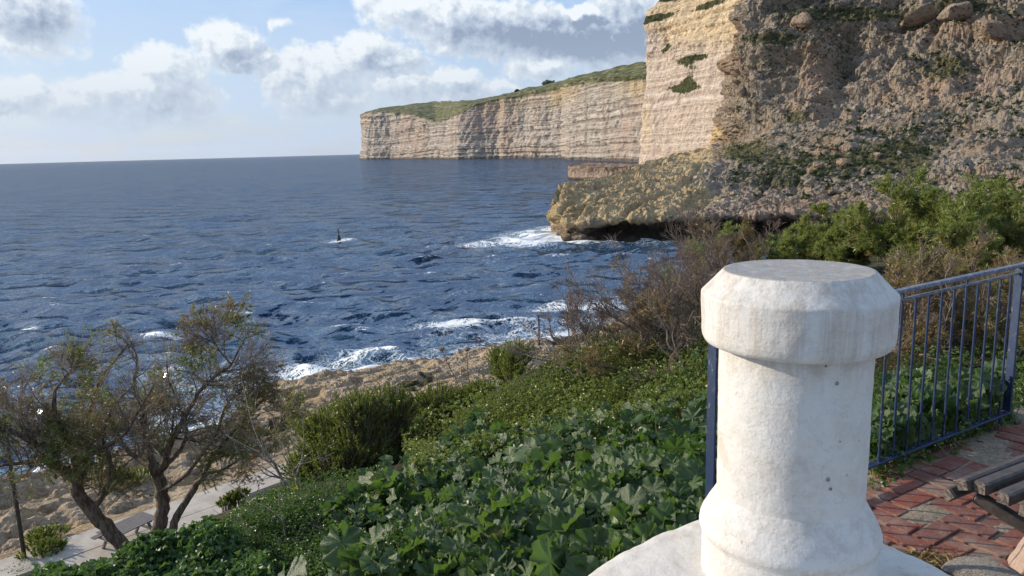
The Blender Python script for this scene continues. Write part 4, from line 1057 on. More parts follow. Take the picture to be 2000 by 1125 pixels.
# ------------------------------------------------------------------ whitewashed pillar and parapet
PC = np.array([0.580, 1.535])
def lathe(prof, n=160, seed=1, amp=0.0016):
    prof = np.array(prof, float); a = np.arange(n)*2*math.pi/n
    V = np.stack([prof[:, 0:1]*np.cos(a)[None], prof[:, 0:1]*np.sin(a)[None], np.repeat(prof[:, 1:2], n, 1)], -1)
    shape = V.shape[:2]; V = V.reshape(-1, 3)
    Nn = V*np.array([1, 1, 0]); Nn = unit(Nn); Nn[:, 2] = 0.3
    V = V+Nn*(amp*(fbm(V*9, 4, 0.6, seed)*0.9+fbm(V*40, 3, 0.6, seed+3)*0.3))[:, None]*sstep(np.hypot(V[:, 0], V[:, 1]), 0.02, 0.09)[:, None]
    return V, grid_faces(len(prof), n, wrap=True)
def dens_prof(pts, step=0.006):
    out = []
    for (a, b) in zip(pts[:-1], pts[1:]):
        d = math.hypot(b[0]-a[0], b[1]-a[1]); k = max(1, int(d/step))
        out += [(a[0]+(b[0]-a[0])*i/k, a[1]+(b[1]-a[1])*i/k) for i in range(k)]
    return out+[pts[-1]]
def build_pillar():
    t = empty('pillar', (PC[0], PC[1], 17.04), 'thick round whitewashed pillar with a bevelled cap standing on the white parapet', 'pillar')
    z0 = 17.04
    def part(name, pts, seed, amp=0.0016):
        V, Fc = lathe(dens_prof([(r, z-z0) for r, z in pts]), 160, seed, amp)
        return obj(name, mesh_data(name, V, Fc, M['white'], True), t)
    part('cap', [(0.05, 17.598), (0.150, 17.596), (0.176, 17.597), (0.182, 17.600), (0.1865, 17.609), (0.188, 17.62), (0.189, 17.697), (0.1885, 17.7005), (0.187, 17.7025), (0.1475, 17.7435), (0.1455, 17.7455), (0.142, 17.746), (0.132, 17.745), (0.0005, 17.745)], 1, 0.0022)
    part('shaft', [(0.150, 17.60), (0.1505, 17.55), (0.1505, 17.45), (0.1498, 17.35), (0.1490, 17.28), (0.148, 17.2)], 2, 0.0022)
    part('base', [(0.140, 17.285), (0.1478, 17.272), (0.1498, 17.266), (0.155, 17.255), (0.163, 17.241), (0.172, 17.226), (0.180, 17.210), (0.1845, 17.197), (0.1855, 17.189), (0.1840, 17.182), (0.1795, 17.175), (0.179, 17.10), (0.180, 17.0)], 3, 0.0022)
    # filled screw holes on the shaft
    for (px, py, r) in ((1634, 749, 0.0045), (1617, 937, 0.0045), (1613, 715, 0.0022), (1622, 955, 0.003), (1640, 862, 0.0014)):
        d = ray(px, py); dh = d/np.hypot(d[0], d[1])
        # meet the cylinder r=.149
        o = -PC; b = dh[:2]@o; c = o@o-0.1503**2; k = -b-math.sqrt(b*b-c)
        P = EYE+dh*k; nn = np.array([P[0]-PC[0], P[1]-PC[1], 0]); nn = unit(nn)
        mb = MB(); a = np.arange(14)*2*math.pi/14
        sd_ = np.array([-nn[1], nn[0], 0])
        pts = [P+nn*0.0006+(sd_*math.cos(q)+np.array([0, 0, 1])*math.sin(q))*r*(0.85+0.3*random.random()) for q in a]
        pts2 = [P+nn*0.0022+(p-P)*0.6 for p in pts]
        pts3 = [P-nn*0.001+(p-P)*0.3 for p in pts]
        V = np.array(pts+pts2+pts3+[P-nn*0.002])-np.array([PC[0], PC[1], z0])
        Fc = [[i, (i+1) % 14, 14+(i+1) % 14, 14+i] for i in range(14)]+[[14+i, 14+(i+1) % 14, 28+(i+1) % 14, 28+i] for i in range(14)]+[[28+i, 28+(i+1) % 14, 42] for i in range(14)]
        obj('screw_hole', mesh_data('screw_hole', V, Fc, M['stone'], True), t)
build_pillar()
def build_parapet():
    # low wall coming towards the camera and ending in a rounded, widened end under the pillar
    out = [(0.05, 0.9), (0.06, 1.30), (0.13, 1.545), (0.205, 1.64), (0.28, 1.70), (0.36, 1.76), (0.455, 1.815), (0.56, 1.845), (0.68, 1.82), (0.78, 1.755), (0.86, 1.665), (0.915, 1.585), (0.95, 1.50), (0.99, 1.35), (1.0, 0.9)]
    P = resample([(x, y, 0) for x, y in out], 220)[:, :2]
    cen = np.array([0.53, 1.2])
    prof = [(1.0, 15.9), (1.0, 16.2), (1.0, 16.95), (0.998, 17.04), (0.985, 17.063), (0.96, 17.075), (0.92, 17.082), (0.8, 17.088), (0.6, 17.09), (0.3, 17.092), (0.0, 17.092)]
    prof = dens_prof(prof, 0.02)
    rows = []
    for f, z in prof:
        q = cen+(P-cen)*f if f > 0 else np.repeat(cen[None], len(P), 0)
        rows.append(np.concatenate([q, np.full((len(P), 1), z)], 1))
    V = np.stack(rows); shape = V.shape[:2]; V = V.reshape(-1, 3)
    d = fbm(V*7, 4, 0.6, 7)*0.010+fbm(V*30, 3, 0.6, 8)*0.002
    k = sstep(V[:, 2], 16.5, 17.0)
    V[:, :2] += unit(V[:, :2]-cen)*(d*(1-sstep(V[:, 2], 17.03, 17.09)))[:, None]
    V[:, 2] += d*0.8*k
    o = obj('parapet', mesh_data('parapet', V, grid_faces(*shape), M['parapet'], True), None, None, 'white rounded end of the low parapet wall under the pillar', 'parapet')
    return o
build_parapet()

# ------------------------------------------------------------------ blue railing
def build_railing():
    root = empty('railing', tuple(railp(0, TZ)), 'blue painted iron railing with thin upright bars beside the brick terrace', 'railing')
    rl = np.array(root.location)
    def bar(name, a, b, wd, ht, mat, up=(0, 0, 1), bev=0.0, rnd=False):
        if rnd:
            P = np.linspace(a, b, 4)[None]-rl; V, Fc = tubes(P, np.full((1, 4), wd/2), 8)
            return obj(name, mesh_data(name, V, Fc, M[mat], True), root)
        return MB().bar(np.array(a)-rl, np.array(b)-rl, wd, ht, up, bev).build(name, M[mat], root)
    t0, t1 = -1.035, 1.30
    def top(t): return 17.300+0.008*t
    bar('top_rail', railp(t0-0.01, top(t0)), railp(2.1, top(2.1)), 0.036, 0.020, 'railtop', bev=0.004)
    bar('lower_rail', railp(t0, top(t0)-0.043), railp(t1-0.012, top(t1)-0.043), 0.016, 0.014, 'railtop', bev=0.003)
    bar('bottom_rail', railp(t0, 16.475), railp(t1+0.02, 16.475), 0.034, 0.012, 'blue', bev=0.002)
    bar('post', railp(t0, 16.3), railp(t0, top(t0)-0.011), 0.010, 0.045, 'blue', up=(DN[0], DN[1], 0), bev=0.002)
    bar('post', railp(t1, 16.485), railp(t1, top(t1)-0.011), 0.012, 0.050, 'blue', up=(DR[0]*0.3+DN[0], DR[1]*0.3+DN[1], 0), bev=0.002)
    k = 0; t = t0+0.118
    ts = list(np.arange(0.105-0.1115*9, 1.25, 0.1115))
    for t in ts:
        if t < t0+0.05: continue
        bar('baluster', railp(t, 16.48), railp(t+rng.normal()*0.001, top(t)-0.01 if k % 5 == 0 else top(t)-0.043), 0.0125, 0, 'blue', rnd=True); k += 1
    for t in (0.33, 1.24):
        bar('foot', railp(t, 16.33, 0.0), railp(t, 16.47, 0.0), 0.03, 0.008, 'blue', up=(DN[0], DN[1], 0))
build_railing()

# ------------------------------------------------------------------ slatted bench
def build_bench():
    # ends of the slats as seen, each at its height above the floor
    ends = [((1851, 967), 0.44, 0.042), ((1879, 948), 0.485, 0.042), ((1913, 954), 0.485, 0.045), ((1959, 974), 0.47, 0.045), ((2003, 1000), 0.455, 0.045), ((2053, 1030), 0.45, 0.045)]
    P0 = [atz(np.array(e[0][0], float), np.array(e[0][1], float), TZ+e[1]) for e in ends]
    far = atz(np.array(2120.), np.array(856.), TZ+0.485)
    dirn = far-P0[1]; dirn[2] = 0; dirn = dirn/np.linalg.norm(dirn)
    root = empty('bench', (P0[3][0]+0.3, P0[3][1]+0.3, TZ), 'dark slatted bench with thick square bars at the right edge', 'bench')
    rl = np.array(root.location)
    side = np.array([dirn[1], -dirn[0], 0])
    rolls = [0.75, 0.35, 0.05, 0.0, -0.05, -0.05]
    for (e, P, ro) in zip(ends, P0, rolls):
        a = P-rl; b = a+dirn*1.5; up = np.array([0, 0, 1.0])*math.cos(ro)-side*math.sin(ro)
        o = MB().bar(a, b, e[2], e[2]*0.95, up, 0.006).build('slat', M['bench'], root)
        c = MB().bar(a-dirn*0.0015, a+dirn*0.001, e[2]*0.8, e[2]*0.76, up, 0.0).build('end_cap', M['benchend'], o)
    l0 = P0[2]+dirn*0.10-np.array([0, 0, 0.03])-rl; l1 = P0[5]+dirn*0.08-np.array([0, 0, 0.16])-rl
    l0 = atz(np.array(1905.), np.array(968.), TZ+0.44)-rl; l1 = atz(np.array(2040.), np.array(1050.), TZ+0.35)-rl
    MB().bar(l0, l1, 0.045, 0.035, (0, 0, 1), 0.003).build('bracket', M['bench'], root)
    MB().bar(l1, np.array([l1[0]+0.05, l1[1], 0.0]), 0.05, 0.05, (0, 1, 0), 0.003).build('leg', M['bench'], root)
    MB().bar(l1+dirn*1.2, np.array([l1[0]+0.05+dirn[0]*1.2, l1[1]+dirn[1]*1.2, 0.0]), 0.05, 0.05, (0, 1, 0), 0.003).build('leg', M['bench'], root)
build_bench()
def stone(px, py, r, sc3, mat, lab, cat, z=TZ):
    P = atz(np.array(float(px)), np.array(float(py)), z)
    o = obj('stone', rock_mesh('stone', int(px), M[mat]), None, (P[0], P[1], z), lab, cat); o.scale = tuple(r*q for q in sc3); return o
o = stone(1925, 1125, 0.13, (1.2, 0.9, 0.5), 'stone', 'smooth grey rounded stone lying on the bricks by the parapet', 'stone')
o = stone(2020, 1120, 0.12, (0.7, 1.0, 1.6), 'pinkstone', 'pinkish upright stone in the lower right corner', 'stone')
o = stone(1990, 815, 0.12, (1.2, 1, 0.7), 'stone', 'pale rough stone behind the far end of the railing', 'stone')
# earth and straw in the gap beside the parapet
def gap_dirt():
    g = np.random.default_rng(4); n = 900
    c = atz(np.array(1800.), np.array(1098.), TZ)
    P = np.stack([c[0]+g.normal(size=n)*0.07, c[1]+g.normal(size=n)*0.04, TZ+g.random(n)*0.012], -1)
    d = unit(g.normal(size=(n, 3))*np.array([1, 1, 0.5]))
    V, Fc = tri_leaves(P, d, 0.012+0.02*g.random(n), 0.35, 5)
    obj('dry_litter', mesh_data('dry_litter', V, Fc, M['tambrown']), kind='stuff', label='dry earth and straw in the gap beside the parapet', cat='litter')
gap_dirt()

# ------------------------------------------------------------------ branching plants
def grow(P, Rd, per, Lr, n, ang, up, wig, t0=0.25, rr=0.55, seed=0, tip=0.25, bias=(0, 0, 0)):
    """children of polylines P (M,m,3): per each; returns (M*per, n, 3), radii"""
    g = np.random.default_rng(seed); Mn, m, _ = P.shape
    t = t0+(1-t0)*g.random((Mn, per))
    f = t*(m-1); i = np.clip(f.astype(int), 0, m-2); fr = (f-i)[..., None]
    ar = np.arange(Mn)[:, None]
    st = P[ar, i]*(1-fr)+P[ar, i+1]*fr
    tan = unit(P[ar, i+1]-P[ar, i])
    rb = Rd[ar, i]*(1-fr[..., 0])+Rd[ar, i+1]*fr[..., 0]
    plen = np.linalg.norm(np.diff(P, axis=1), axis=2).sum(1)[:, None]
    L = Lr*(0.5+0.8*g.random((Mn, per)))*(1.15-0.6*t)
    if Lr < 0: L = -Lr*plen*(0.6+0.7*g.random((Mn, per)))*(1.2-0.65*t)
    rv = g.normal(size=tan.shape); side = unit(np.cross(tan, rv))
    a = ang*(0.6+0.8*g.random((Mn, per, 1)))
    d = unit(tan*np.cos(a)+side*np.sin(a))
    d = d.reshape(-1, 3); st = st.reshape(-1, 3); L = L.reshape(-1); rb = rb.reshape(-1)*rr
    pts = [st]; cur = st; step = (L/(n-1))[:, None]
    for k in range(n-1):
        d = unit(d+g.normal(size=d.shape)*wig+np.array([0, 0, up])+np.array(bias))
        cur = cur+d*step; pts.append(cur)
    Q = np.stack(pts, 1)
    Rq = rb[:, None]*np.linspace(1, tip, n)[None]
    return Q, Rq
def tube_obj(name, lst, mat, parent, smooth=True, **k):
    V, Fc = joinVF([tubes(P, Rd, s) for P, Rd, s in lst])
    rl = np.array(parent.location) if parent is not None else 0
    return obj(name, mesh_data(name, V-rl, Fc, mat, smooth), parent, **k)
def needles(P, per, ln, asp, seed, out=0.6, frac=1.0, t0=0.3):
    g = np.random.default_rng(seed); Mn, m, _ = P.shape
    idx = np.where(g.random(Mn) < frac)[0]; P = P[idx]; Mn = len(P)
    t = t0+(1-t0)*g.random((Mn, per)); f = t*(m-1); i = np.clip(f.astype(int), 0, m-2); fr = (f-i)[..., None]
    ar = np.arange(Mn)[:, None]
    c = (P[ar, i]*(1-fr)+P[ar, i+1]*fr).reshape(-1, 3); tan = unit(P[ar, i+1]-P[ar, i]).reshape(-1, 3)
    d = unit(tan+g.normal(size=tan.shape)*out)
    return tri_leaves(c, d, ln*(0.6+0.8*g.random(len(c))), asp, seed+1)

def limb(pts, D, r0, r1, n=16, dz=0.0):
    """limb from pixel points at given distances"""
    D = np.broadcast_to(np.asarray(D, float), (len(pts),))
    P = atD(np.array([p[0] for p in pts], float), np.array([p[1] for p in pts], float), D)
    P = resample(P, n); 
    P[1:-1] += rng.normal(size=(n-2, 3))*r0*0.12
    return P, np.linspace(r0, r1, n)

def big_tree(root_px, D, limbs, label, seed, dens=1.0):
    root = empty('tamarisk_tree', tuple(atD(np.array(float(root_px[0])), np.array(float(root_px[1])), D)), label, 'tree', 'tamarisk trees above the shore path')
    LP = []; LR = []
    trunk = [l for l in limbs if l[0] == 'trunk']
    for _, pts, d, r0, r1 in trunk:
        P, r = limb(pts, d, r0, r1, 22)
        r = r*(1+0.03*np.sin(np.arange(22)*1.3))
        tube_obj('trunk', [(P[None], r[None], 12)], M['bark'], root)
    for kind, pts, d, r0, r1 in limbs:
        pts = [(x_, y_+max(0, 820-y_)*0.17) for x_, y_ in pts]
        if kind == 'trunk': continue
        P, r = limb(pts, d, r0, r1, 16); LP.append(P); LR.append(r)
    P1 = np.stack(LP); R1 = np.stack(LR)
    P2, R2 = grow(P1, R1, 11, 1.0, 9, 0.8, 0.04, 0.16, 0.15, 0.4, seed)
    P3, R3 = grow(P2, R2, 8, 0.72, 6, 0.75, 0.03, 0.18, 0.1, 0.6, seed+1)
    P4, R4 = grow(P3, R3, 7, 0.5, 3, 0.65, 0.02, 0.2, 0.1, 0.6, seed+2)
    R2 = np.maximum(R2, 0.010); R3 = np.maximum(R3, 0.005); R4 = np.clip(R4, 0.003, 0.0045)
    for q in range(len(P1)):
        tube_obj('limb', [(P1[q:q+1], R1[q:q+1], 8)], M['bark'], root)
    tube_obj('branches', [(P2, R2, 5)], M['bark'], root, kind='stuff')
    tube_obj('twigs', [(P3, R3, 3), (P4, R4, 3)], M['greytwig'], root, kind='stuff')
    rl = np.array(root.location)
    g = np.random.default_rng(seed+9)
    cen = P4[:, -1]; m = 0.75*sstep(fbm(cen*0.9, 2, 0.5, seed), -0.05, 0.25)
    sel = g.random(len(P4)) < m
    V, Fc = needles(P4[sel], 20, 0.085, 0.2, seed+4, 0.8)
    obj('rusty_foliage', mesh_data('rusty_foliage', V-rl, Fc, M['tambrown']), root, kind='stuff')
    m2 = sstep(fbm(cen*1.1+40, 2, 0.5, seed+3), 0.2, 0.4)*sstep(cen[:, 2], 8.0, 10.5)
    sel = g.random(len(P4)) < m2
    V, Fc = needles(P4[sel], 18, 0.09, 0.2, seed+5, 0.7)
    obj('green_foliage', mesh_data('green_foliage', V-rl, Fc, M['tamgreen']), root, kind='stuff')
TD = 21.5
big_tree((245, 1085), TD, [
    ('trunk', [(262, 1100), (240, 1068), (214, 1035), (190, 1008), (168, 985), (152, 960), (148, 932), (135, 918)], TD, 0.20, 0.14),
    ('l', [(150, 935), (120, 915), (90, 895), (60, 862), (25, 845), (-40, 830)], [TD, TD, TD-.4, TD-.8, TD-1, TD-1.3], 0.15, 0.04),
    ('l', [(120, 920), (80, 880), (50, 820), (40, 770), (60, 720)], [TD, TD+.5, TD+1, TD+1.2, TD+1.3], 0.09, 0.02),
    ('l', [(148, 935), (150, 900), (128, 850), (108, 800), (110, 750), (140, 700)], [TD, TD, TD-.5, TD-1, TD-1.2, TD-1.3], 0.12, 0.02),
    ('l', [(152, 940), (170, 905), (160, 860), (175, 800), (190, 740), (230, 670), (250, 640)], [TD, TD, TD+.3, TD+.6, TD+1, TD+1, TD+1], 0.11, 0.02),
    ('l', [(172, 985), (190, 985), (208, 955), (216, 925), (214, 890), (200, 860), (215, 800), (260, 740)], [TD, TD, TD-.2, TD-.4, TD-.6, TD-.8, TD-1, TD-1.2], 0.09, 0.02),
    ('l', [(90, 897), (40, 905), (0, 910), (-60, 940)], [TD, TD-1, TD-1.5, TD-2], 0.06, 0.015),
    ('l', [(150, 905), (190, 880), (240, 850), (270, 800), (300, 740)], [TD, TD-1, TD-1.3, TD-1.6, TD-1.8], 0.07, 0.015),
], 'leaning tamarisk tree with a bent ribbed trunk, left of the two', 300, 1.0)
T2 = 22.0
big_tree((312, 1075), T2, [
    ('trunk', [(306, 1080), (310, 1040), (316, 1000), (316, 960), (308, 925), (298, 905)], T2, 0.20, 0.15),
    ('trunk', [(325, 1075), (336, 1040), (345, 1010), (372, 965), (400, 925)], T2-.2, 0.13, 0.08),
    ('l', [(300, 910), (318, 915), (330, 870), (352, 830), (372, 790), (385, 755)], [T2, T2-.3, T2-.4, T2-.6, T2-.8, T2-.9], 0.13, 0.05),
    ('l', [(385, 757), (405, 735), (430, 708), (452, 690), (466, 655), (478, 632)], [T2-.9, T2-1, T2-1, T2-1, T2-1, T2-1], 0.055, 0.012),
    ('l', [(430, 708), (470, 700), (495, 690)], [T2-1, T2-1, T2-1], 0.03, 0.01),
    ('l', [(452, 690), (432, 662), (420, 640), (412, 622)], [T2-1, T2-1, T2-1, T2-1], 0.028, 0.008),
    ('l', [(300, 908), (285, 860), (280, 800), (262, 740), (268, 680), (255, 635)], [T2, T2+.2, T2+.6, T2+.8, T2+1, T2+1.1], 0.11, 0.02),
    ('l', [(298, 908), (268, 895), (235, 860), (215, 810), (185, 760), (165, 720)], [T2, T2+.5, T2+1, T2+1.2, T2+1.4, T2+1.5], 0.09, 0.02),
    ('l', [(318, 915), (350, 880), (365, 840), (352, 790), (330, 730), (325, 680)], [T2, T2+.6, T2+.9, T2+1, T2+1.2, T2+1.3], 0.08, 0.015),
    ('l', [(400, 925), (420, 885), (450, 850), (485, 810), (515, 770), (535, 735)], [T2, T2-.3, T2-.6, T2-.9, T2-1, T2-1], 0.06, 0.012),
    ('l', [(400, 925), (440, 915), (490, 880), (530, 850), (560, 800)], [T2, T2, T2+.2, T2+.2, T2+.3], 0.05, 0.01),
    ('l', [(310, 960), (360, 930), (420, 850), (440, 790), (470, 745)], [T2, T2-1, T2-1.4, T2-1.7, T2-1.9], 0.06, 0.012),
], 'dark upright tamarisk tree with a crown of fine brown twigs, right of the two', 400, 1.0)

# shrubs of the right-hand bank
def shrub(name, roots_px, D, hgt, label, cat, group, seed, stems=14, lean=(-0.1, 0, 0.35), spread=0.9, twigmat='twig', foliage=None, needle=(16, 0.035, 0.12), frac=0.5, lv=(6, 6, 5), r0=0.012, wig=0.14, fol_t0=0.3, mn=0.0016):
    P0 = atD(np.array(float(roots_px[0])), np.array(float(roots_px[1])), D)
    P0[2] = ground(P0[0], P0[1], False)-0.05
    root = empty(name, tuple(P0), label, cat, group)
    g = np.random.default_rng(seed); n = 12
    st = P0+g.normal(size=(stems, 3))*np.array([0.25, 0.25, 0.0])*spread
    d = unit(g.normal(size=(stems, 3))*np.array([spread, spread, 0.25])+np.array(lean)+np.array([0, 0, 0.7]))
    L = hgt*(0.75+0.5*g.random(stems)); pts = [st]; cur = st
    for k in range(n-1):
        d = unit(d+g.normal(size=d.shape)*wig+np.array([0, 0, 0.04])); cur = cur+d*(L/(n-1))[:, None]; pts.append(cur)
    P1 = np.stack(pts, 1); R1 = r0*(0.6+0.8*g.random(stems))[:, None]*np.linspace(1, 0.3, n)[None]
    P2, R2 = grow(P1, R1, lv[0], hgt*0.38, 8, 0.6, 0.05, wig, 0.2, 0.6, seed+1)
    P3, R3 = grow(P2, R2, lv[1], hgt*0.22, 5, 0.55, 0.04, wig, 0.1, 0.6, seed+2)
    P4, R4 = grow(P3, R3, lv[2], hgt*0.12, 3, 0.5, 0.03, wig, 0.1, 0.6, seed+3)
    R2 = np.maximum(R2, mn*1.6); R3 = np.maximum(R3, mn*1.2); R4 = np.maximum(R4, mn)
    tube_obj('stems', [(P1, R1, 6), (P2, R2, 4)], M[twigmat], root, kind='stuff')
    tube_obj('twigs', [(P3, R3, 3), (P4, R4, 3)], M[twigmat], root, kind='stuff')
    if foliage:
        for fm, fr, sd_ in foliage:
            cen = P4[:, -1]; m_ = fbm(cen*1.7+sd_, 2, 0.5, seed+sd_)
            sel = m_ > np.quantile(m_, 1-fr)
            V, Fc = needles(P4[sel], needle[0], needle[1], needle[2], seed+sd_, 0.75)
            V2, Fc2 = needles(P3[::2], needle[0], needle[1], needle[2], seed+sd_+1, 0.75) if fr > 0.6 else (np.zeros((0, 3)), np.zeros((0, 3), int))
            V, Fc = joinVF([(V, Fc), (V2, Fc2)])
            obj('foliage', mesh_data('foliage', V-P0, Fc, M[fm]), root, kind='stuff')
    return root
GB = 'half bare tamarisk bushes on the bank'
shrub('bare_bush', (1345, 770), 7.4, 0.95, 'dense reddish bare bush rising left of the white pillar', 'bush', GB, 501, 16, (-0.55, 0, 0.2), 0.75, foliage=[('tambrown', 0.12, 3)], frac=0.2)
shrub('bare_bush', (1230, 800), 7.2, 0.68, 'leftmost bare brown bush with thin arching twigs above the mallow', 'bush', GB, 511, 15, (-0.6, 0, 0.1), 0.8, foliage=[('tambrown', 0.2, 3)])
shrub('bare_bush', (1420, 720), 8.6, 0.95, 'brown twiggy bush partly hidden behind the pillar', 'bush', GB, 521, 16, (-0.5, 0, 0.2), 0.8, foliage=[('tambrown', 0.2, 3), ('tamgreen', 0.10, 7)])
shrub('bare_bush', (1300, 700), 9.5, 0.72, 'thin greyish bare bush behind the reddish one', 'bush', GB, 531, 14, (-0.4, 0, 0.2), 0.9, twigmat='greytwig', foliage=[('tambrown', 0.10, 3)])
shrub('bare_bush', (1130, 760), 9.0, 0.6, 'low grey bush of dry stalks leftmost above the green bank', 'bush', GB, 541, 10, (-0.4, 0, 0.1), 1.0, twigmat='greytwig', lv=(5, 4, 3))
GT = 'green tamarisk bushes beyond the railing'
shrub('tamarisk_bush', (1620, 700), 9.5, 0.62, 'feathery green tamarisk bush just above the pillar cap', 'bush', GT, 601, 18, (-0.25, 0, 0.35), 0.75, foliage=[('tamgreen', 0.8, 3), ('tambrown', 0.1, 5)], needle=(24, 0.042, 0.17), lv=(7, 6, 6))
shrub('tamarisk_bush', (1780, 690), 9.0, 0.92, 'tallest feathery green tamarisk bush above the railing middle', 'bush', GT, 611, 18, (-0.05, 0, 0.4), 0.75, foliage=[('tamgreen', 0.85, 3), ('tambrown', 0.1, 5)], needle=(24, 0.042, 0.17), lv=(7, 6, 6))
shrub('tamarisk_bush', (1960, 690), 8.8, 0.95, 'feathery green tamarisk bush at the right edge', 'bush', GT, 621, 18, (0.0, 0, 0.4), 0.75, foliage=[('tamgreen', 0.85, 3), ('tambrown', 0.1, 5)], needle=(24, 0.042, 0.17), lv=(7, 6, 6))
shrub('tamarisk_bush', (1470, 680), 10.5, 0.6, 'smaller green tamarisk bush left of the pillar cap', 'bush', GT, 631, 14, (-0.3, 0, 0.3), 0.75, foliage=[('tamgreen', 0.35, 3), ('tambrown', 0.3, 5)], needle=(18, 0.05, 0.10))
GR = 'dry bushes right behind the railing'
shrub('dry_bush', (1700, 760), 6.4, 0.7, 'dry brown bush seen between pillar and first railing bars', 'bush', GR, 701, 14, (0, 0, 0.2), 1.0, foliage=[('tambrown', 0.4, 3)])
shrub('dry_bush', (1850, 760), 6.6, 0.75, 'dry orange brown bush behind the middle railing bars', 'bush', GR, 711, 16, (0, 0, 0.2), 1.0, foliage=[('tambrown', 0.45, 3), ('tamgreen', 0.1, 6)])
shrub('dry_bush', (2000, 740), 6.9, 0.75, 'dry brown bush behind the end of the railing', 'bush', GR, 721, 16, (0, 0, 0.2), 1.0, foliage=[('tambrown', 0.45, 3), ('tamgreen', 0.1, 6)])

# dead pale branches lying over the bank
def dead_branch(pts, D, r0, lab, seed, sub=5, L=0.35):
    P, r = limb(pts, D, r0, r0*0.25, 18)
    root = empty('dead_branch', tuple(P[0]), lab, 'branch', 'dead pale branches')
    P2, R2 = grow(P[None], r[None], sub, L, 7, 0.7, 0.05, 0.15, 0.15, 0.6, seed)
    P3, R3 = grow(P2, R2, 3, L*0.4, 5, 0.6, 0.05, 0.15, 0.15, 0.6, seed+1)
    tube_obj('stem', [(P[None], r[None], 7)], M['dead'], root)
    tube_obj('side_twigs', [(P2, np.maximum(R2, 0.002), 4), (P3, np.maximum(R3, 0.0014), 3)], M['dead'], root)
dead_branch([(1260, 830), (1182, 785), (1119, 731), (1094, 708), (1051, 680)], [6.6, 6.6, 6.7, 6.8, 6.9], 0.012, 'long pale dead branch sloping up left across the bank', 1, 6, 0.5)
dead_branch([(1358, 775), (1340, 742), (1327, 697), (1304, 671), (1301, 642), (1270, 600), (1242, 571)], 6.4, 0.012, 'forked white dead branch close to the pillar', 2, 6, 0.4)
dead_branch([(1190, 810), (1120, 800), (1060, 790), (1010, 760)], 7.0, 0.008, 'thin grey dead branch lying lowest on the green bank', 3, 7, 0.5)
dead_branch([(1340, 860), (1270, 815), (1200, 790), (1110, 780), (1050, 740)], 6.8, 0.009, 'thin bleached branch crossing under the long one', 4, 7, 0.5)
dead_branch([(1390, 800), (1345, 720), (1330, 640), (1345, 590)], 7.0, 0.008, 'upright bleached branch touching the pillar edge', 5, 7, 0.4)
dead_branch([(606, 1010), (590, 975), (560, 950), (535, 905), (505, 870), (480, 850)], 5.4, 0.016, 'bare grey branch bending left over the path', 6, 7, 0.7)
dead_branch([(600, 1000), (588, 960), (578, 935), (590, 895), (594, 850)], 5.3, 0.011, 'bare grey branch curving upright in front of the shrub', 7, 4, 0.5)
dead_branch([(560, 1090), (556, 1030), (545, 985), (548, 930)], 4.3, 0.006, 'dark thin dead stem in front of the grey tangle', 8, 4, 0.4)
dead_branch([(640, 1040), (636, 1000), (637, 968)], 4.9, 0.006, 'short straight dead stem standing beside the shrub', 9, 2, 0.2)
dead_branch([(745, 1015), (748, 985), (752, 965)], 4.6, 0.006, 'short pale stub standing above the grey cushion plant', 10, 1, 0.1)
dead_branch([(700, 1035), (640, 1045), (580, 1050), (520, 1065)], 4.3, 0.008, 'thick grey dead branch lying flat in the tangle', 11, 6, 0.5)
# dry seed-head stalks sticking up against the rocks
def stalk(pts, D, lab, seed, head=True):
    P, r = limb(pts, D, 0.012, 0.004, 12)
    root = empty('dry_stalk', tuple(P[0]), lab, 'plant', 'dry stalks with seed heads')
    P2, R2 = grow(P[None], r[None], 5, 0.5, 6, 0.5, 0.15, 0.1, 0.2, 0.6, seed)
    tube_obj('stem', [(P[None], r[None], 5), (P2, np.maximum(R2, 0.003), 4)], M['twig'], root)
    if head:
        V = IV[:, :]*np.array([0.05, 0.05, 0.035]); V = V*(1+0.3*fbm(IV*4, 2, 0.5, seed))[:, None]+P[-1]-P[0]
        obj('seed_head', mesh_data('seed_head', V, IF, M['twig']), root)
stalk([(905, 780), (890, 740), (872, 705), (863, 682)], 13.0, 'dry stalk with a brown head against the surf, left one', 31)
stalk([(925, 790), (915, 740), (912, 700), (912, 682)], 13.5, 'dry stalk with a brown head against the surf, right one', 32)
stalk([(990, 780), (975, 740), (968, 720)], 12.5, 'short headless dry stalk beside the grey bush', 33, False)

